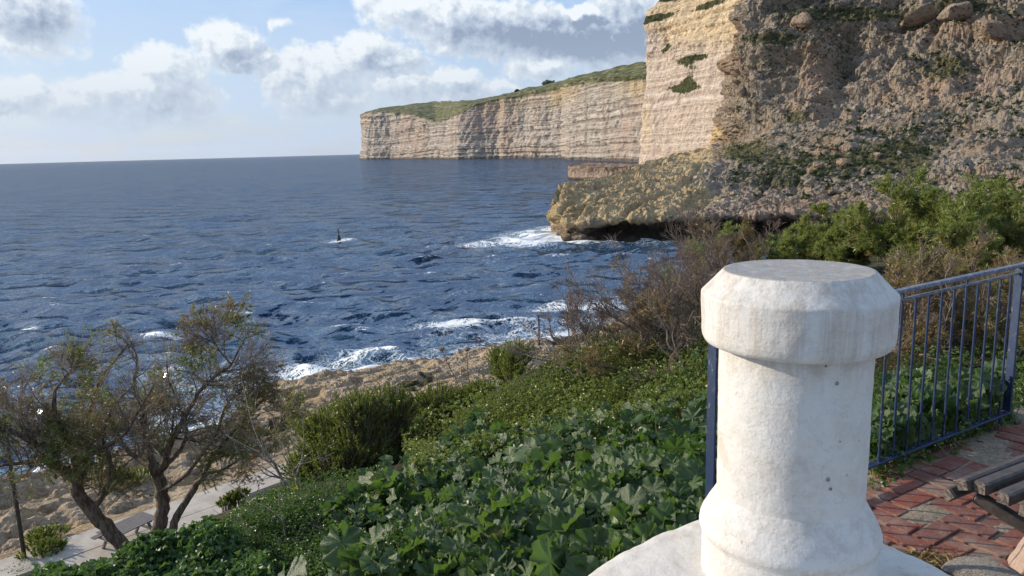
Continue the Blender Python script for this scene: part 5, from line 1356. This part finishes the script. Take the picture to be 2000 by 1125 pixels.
# ------------------------------------------------------------------ leafy shrubs
def leafy_shrub(name, poly_px, hgt, n, label, cat, group, seed, leaf=(0.026, 0.34), mat='shrubleaf', nc=60, vert=0.7, D1=75, per=70, D=None):
    """dense shrub: sprigs fill mounds whose feet lie where the pixels' rays meet the ground"""
    g = np.random.default_rng(seed)
    cx = np.array([q[0] for q in poly_px], float); cy = np.array([q[1] for q in poly_px], float); rp = np.array([q[2] for q in poly_px], float)
    P = hit(cx, cy, hgt*0.5, 1.5, D1) if D is None else atD(cx, cy, D+g.normal(size=len(cx))*0.25)
    root = empty(name, tuple(np.nanmean(P, 0)-np.array([0, 0, hgt*0.5])), label, cat, group)
    rl = np.array(root.location)
    Cs = []; Ds = []; St = []
    for p, r in zip(P, rp):
        rad = r*np.linalg.norm(p-EYE)/F
        k = int(nc)
        d = unit(g.normal(size=(k, 3))); d[:, 2] = np.abs(d[:, 2])*0.9-0.25
        tipv = d*np.array([rad, rad, hgt*0.75])*(0.65+0.4*g.random((k, 1)))
        if D is not None: tipv = unit(tipv)*rad*(0.6+0.45*g.random((k, 1)))*np.array([1, 1, 0.85]) if False else d*rad*np.array([1, 1, 0.9])*(0.6+0.45*g.random((k, 1)))
        base = p-np.array([0, 0, hgt*0.3 if D is None else rad*0.4])
        tip = base+tipv+np.array([0, 0, 0.1])
        dirs = unit(tipv*np.array([0.6, 0.6, 0.6])+np.array([0, 0, vert*rad])+g.normal(size=(k, 3))*0.12*rad)
        L = hgt*(0.28+0.3*g.random(k))
        t = g.random((k, per))
        c = tip[:, None]+dirs[:, None]*(t*L[:, None])[..., None]
        dd = unit(dirs[:, None]*0.9+g.normal(size=(k, per, 3))*0.55)
        Cs.append(c.reshape(-1, 3)); Ds.append(dd.reshape(-1, 3))
        foot = base+tipv*0.1 if D is None else np.repeat((p-np.array([0, 0, max(0.1, p[2]-float(ground(p[0], p[1], False)))]))[None], k, 0)
        pl = np.stack([foot, base+tipv*0.6, tip, tip+dirs*L[:, None]], 1); St.append(pl)
    Cc = np.concatenate(Cs); Dd = np.concatenate(Ds)
    V, Fc = tri_leaves(Cc, Dd, leaf[0]*(0.6+0.8*g.random(len(Cc))), leaf[1], seed)
    obj('foliage', mesh_data('foliage', V-rl, Fc, M[mat]), root, kind='stuff')
    S = np.concatenate(St); tube_obj('stems', [(S, np.broadcast_to(np.linspace(0.010, 0.003, 4)[None], S.shape[:2]).copy(), 3)], M['twig'], root, kind='stuff')
    return root
GS = 'dense green shrubs on the bank above the path'
leafy_shrub('shrub', [(655, 905, 60), (700, 870, 60), (740, 850, 55), (640, 850, 40), (700, 820, 40), (640, 930, 45), (760, 810, 45), (720, 915, 50), (600, 930, 30), (680, 950, 35), (640, 880, 40)], 0.36, 0, 'largest dense green upright shrub in front of the rocky shore', 'shrub', GS, 801, D=7.3, nc=170, per=70)
leafy_shrub('shrub', [(830, 820, 45), (860, 800, 40), (800, 850, 45), (780, 880, 40), (880, 820, 30), (910, 800, 30), (940, 790, 25), (860, 850, 30)], 0.34, 0, 'dense green shrub to the right of the largest one', 'shrub', GS, 811, D=8.2, nc=150, per=70)
leafy_shrub('shrub', [(575, 1000, 34), (540, 1025, 32), (605, 1005, 35), (640, 1000, 35), (565, 1035, 30)], 0.28, 0, 'low yellowish green shrub by the lower edge of the path', 'shrub', GS, 821, D=6.3, mat='herb', nc=110, per=60)
leafy_shrub('shrub', [(470, 1045, 22), (430, 1058, 20), (510, 1035, 22), (390, 1072, 18), (475, 1060, 26), (530, 1050, 26)], 0.2, 0, 'bright grassy green bush right of the dark tree trunk', 'shrub', GS, 831, D=7.6, mat='herb', nc=110, per=60)
leafy_shrub('shrub', [(1000, 740, 30), (1010, 710, 22), (985, 720, 18)], 0.5, 0, 'small greyish green bush against the rocks', 'shrub', GS, 841, D=11.5, nc=70, per=50, leaf=(0.06, 0.2))
leafy_shrub('shrub', [(95, 1047, 26), (80, 1050, 16)], 0.5, 0, 'round green bush on the rock, upper of two by the lamp post', 'shrub', 'low bushes on the shore rock', 851, nc=50, per=50, leaf=(0.09, 0.3))
leafy_shrub('shrub', [(75, 1078, 26), (100, 1072, 16)], 0.5, 0, 'green bush at the path edge, lower of two by the lamp post', 'shrub', 'low bushes on the shore rock', 861, nc=50, per=50, leaf=(0.09, 0.3))
leafy_shrub('shrub', [(440, 985, 14), (455, 975, 12), (470, 968, 12)], 0.3, 0, 'dark low bush tucked under the path edge', 'shrub', 'low bushes on the shore rock', 871, D=25.0, nc=40, per=50, leaf=(0.08, 0.3))
leafy_shrub('shrub', [(250, 940, 18), (270, 930, 18)], 0.6, 0, 'dark bush behind the trees at the rock crevice', 'shrub', 'low bushes on the shore rock', 881, nc=40, per=50, leaf=(0.09, 0.3))
# grey cushion of dry twigs
shrub('dry_tangle', (640, 1085), 4.0, 0.17, 'tangle of grey dry twigs at the bottom of the bank', 'bush', 'grey dry cushions', 901, 26, (0, 0, 0.1), 0.8, twigmat='greytwig', lv=(5, 4, 3), r0=0.003, wig=0.3, mn=0.0009)
shrub('dry_tangle', (530, 1090), 4.2, 0.17, 'grey dry twig cushion next to the dark dead stem', 'bush', 'grey dry cushions', 911, 26, (0, 0, 0.1), 0.8, twigmat='greytwig', lv=(5, 4, 3), r0=0.003, wig=0.3, mn=0.0009)
shrub('dry_tangle', (770, 1050), 3.9, 0.14, 'dense grey cushion plant below the pale stub', 'bush', 'grey dry cushions', 921, 26, (0, 0, 0.1), 0.6, twigmat='greytwig', lv=(5, 4, 3), r0=0.003, wig=0.3, mn=0.0009, foliage=[('ivy', 0.3, 3)], needle=(6, 0.02, 0.4))

# ------------------------------------------------------------------ ground cover
def cover(name, poly, n, size, mat, hgt, label, seed, up=1.0, asp=0.8, D1=60):
    g = np.random.default_rng(seed)
    poly = np.array(poly, float); x0, y0 = poly.min(0); x1, y1 = poly.max(0)
    X = x0+(x1-x0)*g.random(n*3); Y = y0+(y1-y0)*g.random(n*3)
    ins = np.zeros(len(X), bool); j = len(poly)-1
    for i in range(len(poly)):
        c = ((poly[i, 1] > Y) != (poly[j, 1] > Y)) & (X < (poly[j, 0]-poly[i, 0])*(Y-poly[i, 1])/(poly[j, 1]-poly[i, 1]+1e-9)+poly[i, 0])
        ins ^= c; j = i
    X, Y = X[ins][:n], Y[ins][:n]
    P = hit(X, Y, hgt*0.8, 1.5, D1); P = P[~np.isnan(P[:, 0])]
    P[:, 2] += -hgt*g.random(len(P))*0.7+hgt*0.1+fbm(P*2.5, 3, 0.5, seed)*hgt*0.5
    nrm = unit(g.normal(size=P.shape)*0.65+np.array([0, 0, up]))
    t1 = unit(np.cross(nrm, g.normal(size=P.shape))); t2 = np.cross(nrm, t1)
    s = size*(0.5+g.random(len(P)))
    k = 6; angs = [0, 0.9, 2.0, math.pi, 2*math.pi-2.0, 2*math.pi-0.9]; rad = [1.0, 0.62, 0.7, 0.45, 0.7, 0.62]
    rim = [P+(t1*math.cos(a)*asp*1.0+t2*math.sin(a)*asp)[:]*(s*r*0.5)[:, None]+nrm*(s*0.12*((i % 2)*2-1))[:, None] for i, (a, r) in enumerate(zip(angs, rad))]
    V = np.stack([P]+rim, 1).reshape(-1, 3)
    b = (np.arange(len(P))*7)[:, None, None]
    Fc = (np.array([[0, 1, 2, 3], [0, 3, 4, 5], [0, 5, 6, 1]])[None]+b).reshape(-1, 4)
    return obj(name, mesh_data(name, V, Fc, M[mat]), kind='stuff', label=label, cat='ground cover')
cover('ivy_cover', [(0, 1125), (0, 1108), (60, 1095), (130, 1100), (230, 1075), (300, 1050), (430, 1040), (470, 1060), (540, 1125)], 5200, 0.075, 'ivy', 0.3, 'glossy ivy-like creeper covering the bank at the lower left', 41)
cover('herb_cover', [(560, 1125), (480, 1030), (620, 960), (760, 930), (880, 850), (900, 780), (1050, 700), (1200, 690), (1400, 700), (1400, 900), (1000, 1125)], 15000, 0.035, 'herb', 0.22, 'small leaved weeds growing between the mallow and the bushes', 43)
cover('herb_cover', [(400, 1075), (450, 1040), (560, 985), (610, 950), (700, 960), (640, 1090), (480, 1110)], 4500, 0.035, 'herb', 0.22, 'low weeds between the creeper and the dense shrubs', 46)
cover('grass_cover', [(420, 1035), (470, 975), (560, 945), (700, 905), (760, 905), (740, 980), (560, 1040)], 5000, 0.03, 'herb', 0.16, 'short bright weeds on the crest of the bank below the shrubs', 47, D1=12)
cover('herb_cover', [(1690, 700), (2000, 640), (2000, 800), (1700, 950)], 4000, 0.045, 'herb', 0.25, 'small leaved weeds behind the railing', 44)
cover('weed_cover', [(780, 830), (900, 780), (1000, 735), (1060, 690), (1400, 600), (1400, 760), (1000, 860), (800, 930)], 14000, 0.05, 'shrubleaf', 0.35, 'darker weeds covering the far part of the green bank', 45)

# ------------------------------------------------------------------ mallow plants
def mallow_leaf(seed, na=36, nr=4, fold=0.3):
    g = np.random.default_rng(seed)
    a = np.linspace(-2.95, 2.95, na)          # notch at the stalk
    ph = g.normal()*0.2
    lob = 0.86+0.17*np.abs(np.cos(3.5*a*0.93+ph))**0.6+0.02*np.cos(23*a)
    R_ = 0.5*lob*(0.90+0.10*np.cos(a))
    V = [(0, 0, 0)]
    cup = g.uniform(-0.25, 0.45); ruf = g.uniform(0.08, 0.17); bend = g.uniform(-0.6, 0.5); b2 = g.uniform(-0.3, 0.3)
    for k in range(1, nr+1):
        f = k/nr; r = R_*f
        x = r*np.sin(a); y = r*np.cos(a)
        z = cup*r*r+ruf*f**1.6*np.cos(7*a*0.93+ph)*0.55*(1+0.5*np.sin(a*2+g.random()*6))+ruf*0.6*f**3*np.sin(a*11+seed)+bend*x*np.abs(x)*1.2+b2*y*np.abs(y)
        V += list(zip(x, y, z))
    Fc = []
    for i in range(na-1): Fc.append([0, 1+i+1, 1+i])
    for k in range(nr-1):
        o0 = 1+k*na; o1 = 1+(k+1)*na
        for i in range(na-1): Fc.append([o0+i, o0+i+1, o1+i+1, o1+i])
    return mesh_data('leaf', V, Fc, M['mallow'], True)
LBIG = [mallow_leaf(i) for i in range(10)]
LSML = [mallow_leaf(i+40, 15, 2) for i in range(8)]
def mallow(px_py_r, n, size, hgt, label, seed, stuff_n=0, big=True, D1=30, tilt=0.8):
    """a mallow plant: leaves on stalks over the patch of bank seen in the given pixel discs"""
    g = np.random.default_rng(seed)
    c = np.array(px_py_r, float)
    wgt = c[:, 2]**2/np.sum(c[:, 2]**2)
    def spots(k):
        i = g.choice(len(c), k, p=wgt); r = np.sqrt(g.random(k))*c[i, 2]; a = g.random(k)*6.283
        X = c[i, 0]+r*np.cos(a); Y = c[i, 1]+r*np.sin(a)*0.7
        P = hit(X, Y, hgt, 1.2, D1); P = P[~np.isnan(P[:, 0])]
        P = P[np.hypot(P[:, 0]-PC[0], P[:, 1]-PC[1]) > 0.42]
        inpar = (P[:, 1] < 1.95) & (P[:, 0] > 0.0)
        rl_ = ((P[:, :2]-A0)@DN < 0.02) & (P[:, 0] > 0.8)
        return P[~(inpar | rl_)]
    P = spots(n)
    root = empty('mallow_plant', (P[:, 0].mean(), P[:, 1].mean(), float(ground(P[:, 0].mean(), P[:, 1].mean(), False))), label, 'plant', 'mallow plants with big round lobed leaves')
    rl = np.array(root.location)
    P[:, 2] += fbm(P*2.2, 3, 0.5, seed)*hgt*0.45-hgt*0.45*g.random(len(P))**2
    stems = []
    for q in P:
        o = bpy.data.objects.new('leaf', (LBIG if big else LSML)[g.integers(10 if big else 8)]); C.objects.link(o); o.parent = root
        s = size*(0.5+0.75*g.random())
        o.location = tuple(q-rl); o.scale = (s, s, s)
        nv = unit(np.array([g.normal()*tilt-0.25, g.normal()*tilt-0.3, 1.0]))
        o.rotation_mode = 'QUATERNION'
        from mathutils import Quaternion
        o.rotation_quaternion = Vector(nv).to_track_quat('Z', 'Y') @ Quaternion((0, 0, 1), g.random()*6.28)
        b = q+np.array([g.normal()*0.06, g.normal()*0.06, -hgt*0.9]); m_ = (b+q)/2+np.array([g.normal()*0.03, g.normal()*0.03, 0.02])
        stems.append(np.stack([b, m_, q+nv*-0.002]))
    S = np.stack(stems); tube_obj('stalks', [(S, np.broadcast_to(np.array([0.0035, 0.0028, 0.002])*(1 if big else 0.8), S.shape[:2]).copy(), 4)], M['stem'], root)
    if stuff_n:
        Q = spots(int(stuff_n*0.75)); Q[:, 2] += -hgt*(0.15+0.7*g.random(len(Q)))
        tmpl = LSML[0]; VV = np.zeros(len(tmpl.vertices)*3); tmpl.vertices.foreach_get('co', VV); VV = VV.reshape(-1, 3)
        Ft = [list(p.vertices) for p in tmpl.polygons]; F3 = np.array([f[:3] for f in Ft]+[[f[0], f[2], f[3]] for f in Ft if len(f) == 4])
        nv = unit(g.normal(size=Q.shape)*0.7+np.array([0, 0, 1])); t1 = unit(np.cross(nv, g.normal(size=Q.shape))); t2 = np.cross(nv, t1)
        s = size*(0.4+0.5*g.random(len(Q)))
        W = Q[:, None]+(VV[None, :, 0:1]*t1[:, None]+VV[None, :, 1:2]*t2[:, None]+VV[None, :, 2:3]*nv[:, None])*s[:, None, None]
        Fc = (F3[None]+(np.arange(len(Q))*len(VV))[:, None, None]).reshape(-1, 3)
        obj('lower_leaves', mesh_data('lower_leaves', W.reshape(-1, 3)-rl, Fc, M['mallow'], True), root, kind='stuff')
    return root
mallow([(1290, 1000, 75), (1210, 1060, 70), (1120, 1090, 60), (1340, 930, 50), (1180, 980, 60)], 150, 0.165, 0.32, 'mallow plant with the largest leaves, next to the white parapet', 1001, 220)
mallow([(1330, 870, 55), (1230, 900, 60), (1150, 930, 60), (1370, 820, 35), (1280, 840, 45)], 190, 0.135, 0.30, 'mallow plant left of the pillar, above the largest leaved one', 1011, 260)
mallow([(1050, 1020, 70), (960, 1060, 70), (900, 1110, 60), (1010, 1110, 50), (830, 1080, 40)], 170, 0.15, 0.30, 'mallow plant at the bottom centre of the photo', 1021, 260)
mallow([(1020, 930, 80), (920, 970, 70), (1080, 960, 50), (830, 1010, 40), (860, 950, 50)], 240, 0.115, 0.28, 'broad mallow plant in the middle of the green bank', 1031, 300)
mallow([(880, 900, 60), (800, 930, 55), (730, 960, 50), (680, 985, 40), (760, 1000, 30)], 260, 0.105, 0.26, 'mallow plant with small leaves below the dense shrubs', 1041, 300, big=False)
mallow([(950, 830, 45), (1000, 850, 50), (900, 850, 40), (1050, 880, 45)], 200, 0.115, 0.32, 'upper mallow plant right of the dense shrubs', 1051, 250, big=False)
mallow([(1150, 850, 60), (1080, 830, 45), (1230, 830, 45), (1150, 800, 40)], 170, 0.10, 0.25, 'small leaved mallow plant under the dead branches', 1061, 250, big=False)
mallow([(600, 1105, 55), (530, 1118, 30), (660, 1118, 30)], 34, 0.19, 0.62, 'near mallow shoot with yellow green leaves at the bottom edge', 1071, 0)
mallow([(690, 1050, 30), (720, 1075, 28)], 14, 0.17, 0.40, 'single mallow shoot in front of the grey cushion', 1081, 0)
mallow([(1730, 820, 45), (1800, 790, 45), (1870, 770, 40), (1940, 750, 35), (1720, 880, 35), (1760, 740, 40)], 260, 0.125, 0.38, 'mallow plant growing behind the railing bars', 1091, 200)
mallow([(1380, 700, 30), (1330, 740, 40), (1280, 780, 40)], 90, 0.09, 0.25, 'mallow plant between the bare bushes beside the pillar', 1101, 120, big=False)

# yellow flowers
def flower(px, py, D, lab):
    P = atD(np.array(float(px)), np.array(float(py)), D)
    mb = MB()
    for k in range(6):
        a = k*math.pi/3; r = 0.028
        mb.add([(0, 0, 0), (r*math.cos(a-.4), r*math.sin(a-.4), .006), (1.25*r*math.cos(a), 1.25*r*math.sin(a), .012), (r*math.cos(a+.4), r*math.sin(a+.4), .006)], [[0, 1, 2, 3]])
    root = empty('flower', tuple(P), lab, 'flower', 'small yellow flowers')
    pe = mb.build('petals', M['yellow'], root)
    pe.rotation_euler = (0.5, 0.1, 0)
    S = np.array([[[0, 0, 0], [0.01, 0, -0.12], [0.0, 0, -0.3]]])
    V, Fc = tubes(S, np.full((1, 3), 0.003), 4); obj('stalk', mesh_data('stalk', V, Fc, M['stem'], True), root)
flower(575, 955, 6.0, 'topmost small yellow flower beside the curving grey branch')
flower(538, 1006, 5.2, 'yellow flower in the weeds left of the grey branches')
flower(665, 1078, 3.4, 'yellow flower just above the near mallow shoot')

# ------------------------------------------------------------------ lamp posts, picnic table, sea marker
def lamp_post(P, h, lab, r=0.05):
    root = empty('lamp_post', tuple(P), lab, 'lamp post', 'slim dark lamp posts on the shore')
    L = np.array([[[0, 0, -0.3], [0, 0, h*0.5], [0, 0, h]]])
    V, Fc = tubes(L, np.array([[r, r*0.95, r*0.8]]), 10); obj('pole', mesh_data('pole', V, Fc, M['pole'], True), root)
    mb = MB(); mb.box((0.12, 0, h+0.02), (0.62, 0.26, 0.07), None, 0.02); mb.build('lamp_head', M['lamp'], root)
    mb = MB(); mb.box((0.0, 0, h*0.62), (0.14, 0.14, 0.05), None, 0.01); mb.build('collar', M['pole'], root)
b = atz(np.array(1054.), np.array(708.), 2.4)
lamp_post(b, float(atD(np.array(1054.), np.array(616.), np.hypot(b[0], b[1]))[2]-b[2]), 'slim dark lamp post on the rocks with surf behind it', 0.07)
b = atz(np.array(49.), np.array(1097.), 4.0)
t_ = atD(np.array(14.), np.array(845.), np.hypot(b[0], b[1]))
lamp_post(b, float(t_[2]-b[2]), 'dark lamp post beside the path at the left edge', 0.075)

def picnic():
    c = atz(np.array(250.), np.array(1026.), 4.9)
    root = empty('picnic_table', (c[0], c[1], 4.16), 'weathered grey picnic table with attached bench behind the tree trunks', 'table', rz=R(60))
    for i in range(8): MB().box((0, -0.44+i*0.126, 0.76), (1.8, 0.112, 0.04), None, 0.004).build('plank', M['greywood'], root)
    for s_ in (-1, 1):
        for i in range(2): MB().box((0, s_*(0.72+i*0.13), 0.45), (1.8, 0.115, 0.04), None, 0.004).build('seat_plank', M['greywood'], root)
        for x in (-0.65, 0.65):
            MB().bar((x, s_*0.12, 0.72), (x, s_*0.62, 0.0), 0.07, 0.09, (1, 0, 0)).build('leg', M['greywood'], root)
    for x in (-0.65, 0.65):
        MB().bar((x, -0.85, 0.395), (x, 0.85, 0.395), 0.06, 0.08).build('crossbar', M['greywood'], root)
        MB().bar((x, -0.42, 0.70), (x, 0.42, 0.70), 0.06, 0.07).build('crossbar', M['greywood'], root)
picnic()
# patio slab under the table
def patio():
    x0, y0 = sa_xy(29.0, 9.9); 
    V = []
    for s_, a_ in ((26.6, 7.2), (26.9, 13.6), (28.8, 14.2), (28.8, 6.6)):
        x, y = sa_xy(s_, a_); V.append((x, y))
    Vt = [(x, y, 4.15) for x, y in V]+[(x, y, 3.4) for x, y in V]
    obj('pavement', mesh_data('pavement', Vt, [[3, 2, 1, 0], [4, 5, 6, 7]]+[[i, (i+1) % 4, (i+1) % 4+4, i+4] for i in range(4)], M['path']), kind='structure')
patio()

def sea_marker():
    c = atz(np.array(662.), np.array(470.), 0.0); root = empty('sea_marker', (c[0], c[1], 0), 'small dark pole marker standing in breaking water offshore', 'marker')
    V, Fc = tubes(np.array([[[0, 0, -1], [0, 0, 0.3], [0.0, 0, 1.05], [0, 0, 1.1], [0, 0, 2.2]]]), np.array([[0.45, 0.42, 0.3, 0.13, 0.10]]), 10)
    obj('post', mesh_data('post', V, Fc, M['buoy'], True), root)
    MB().box((-0.08, 0, 2.3), (0.42, 0.12, 0.16), None, 0.02).build('topmark', M['buoy'], root)
sea_marker()
# distant tree on the headland skyline
def skyline_trees():
    for (px, py, w_, h_, lab) in ((1072, 163, 13, 5, 'dark low trees on the headland skyline'), (1010, 179, 4, 3, 'single small bush on the skyline left of the dark trees')):
        c = atD(np.array(float(px)), np.array(float(py)), 1700.0); k = 1700/F
        g = np.random.default_rng(px); n = 900
        d = unit(g.normal(size=(n, 3))); P = d*np.array([w_*k, w_*k*0.6, h_*k])*(g.random((n, 1))**0.4)
        P[:, 2] += fbm(P*0.2, 2, 0.5, 1)*3
        V, Fc = tri_leaves(P, d, np.full(n, 2.6), 0.7, 4)
        root = empty('distant_tree', tuple(c), lab, 'tree')
        obj('crown', mesh_data('crown', V, Fc, M['scrub']), root)
        V, Fc = tubes(np.array([[[0, 0, -h_*k*1.6], [0, 0, 0]]]), np.array([[0.6, 0.4]]), 6); obj('trunk', mesh_data('trunk', V, Fc, M['bark']), root)
skyline_trees()

# ------------------------------------------------------------------ air
def haze():
    m = bpy.data.materials.new('haze'); m.use_nodes = True; t = m.node_tree; t.nodes.clear()
    v = t.nodes.new('ShaderNodeVolumePrincipled'); v.inputs['Density'].default_value = 0.000015
    v.inputs['Color'].default_value = (0.86, 0.91, 1.0, 1); v.inputs['Anisotropy'].default_value = 0.2
    o = t.nodes.new('ShaderNodeOutputMaterial'); t.links.new(v.outputs[0], o.inputs['Volume'])
    mb = MB(); mb.box((0, 0, 108), (34000, 34000, 250)); ob = mb.build('haze', m)
    tag(ob, kind='stuff')
USE_HAZE = True
if USE_HAZE: haze()
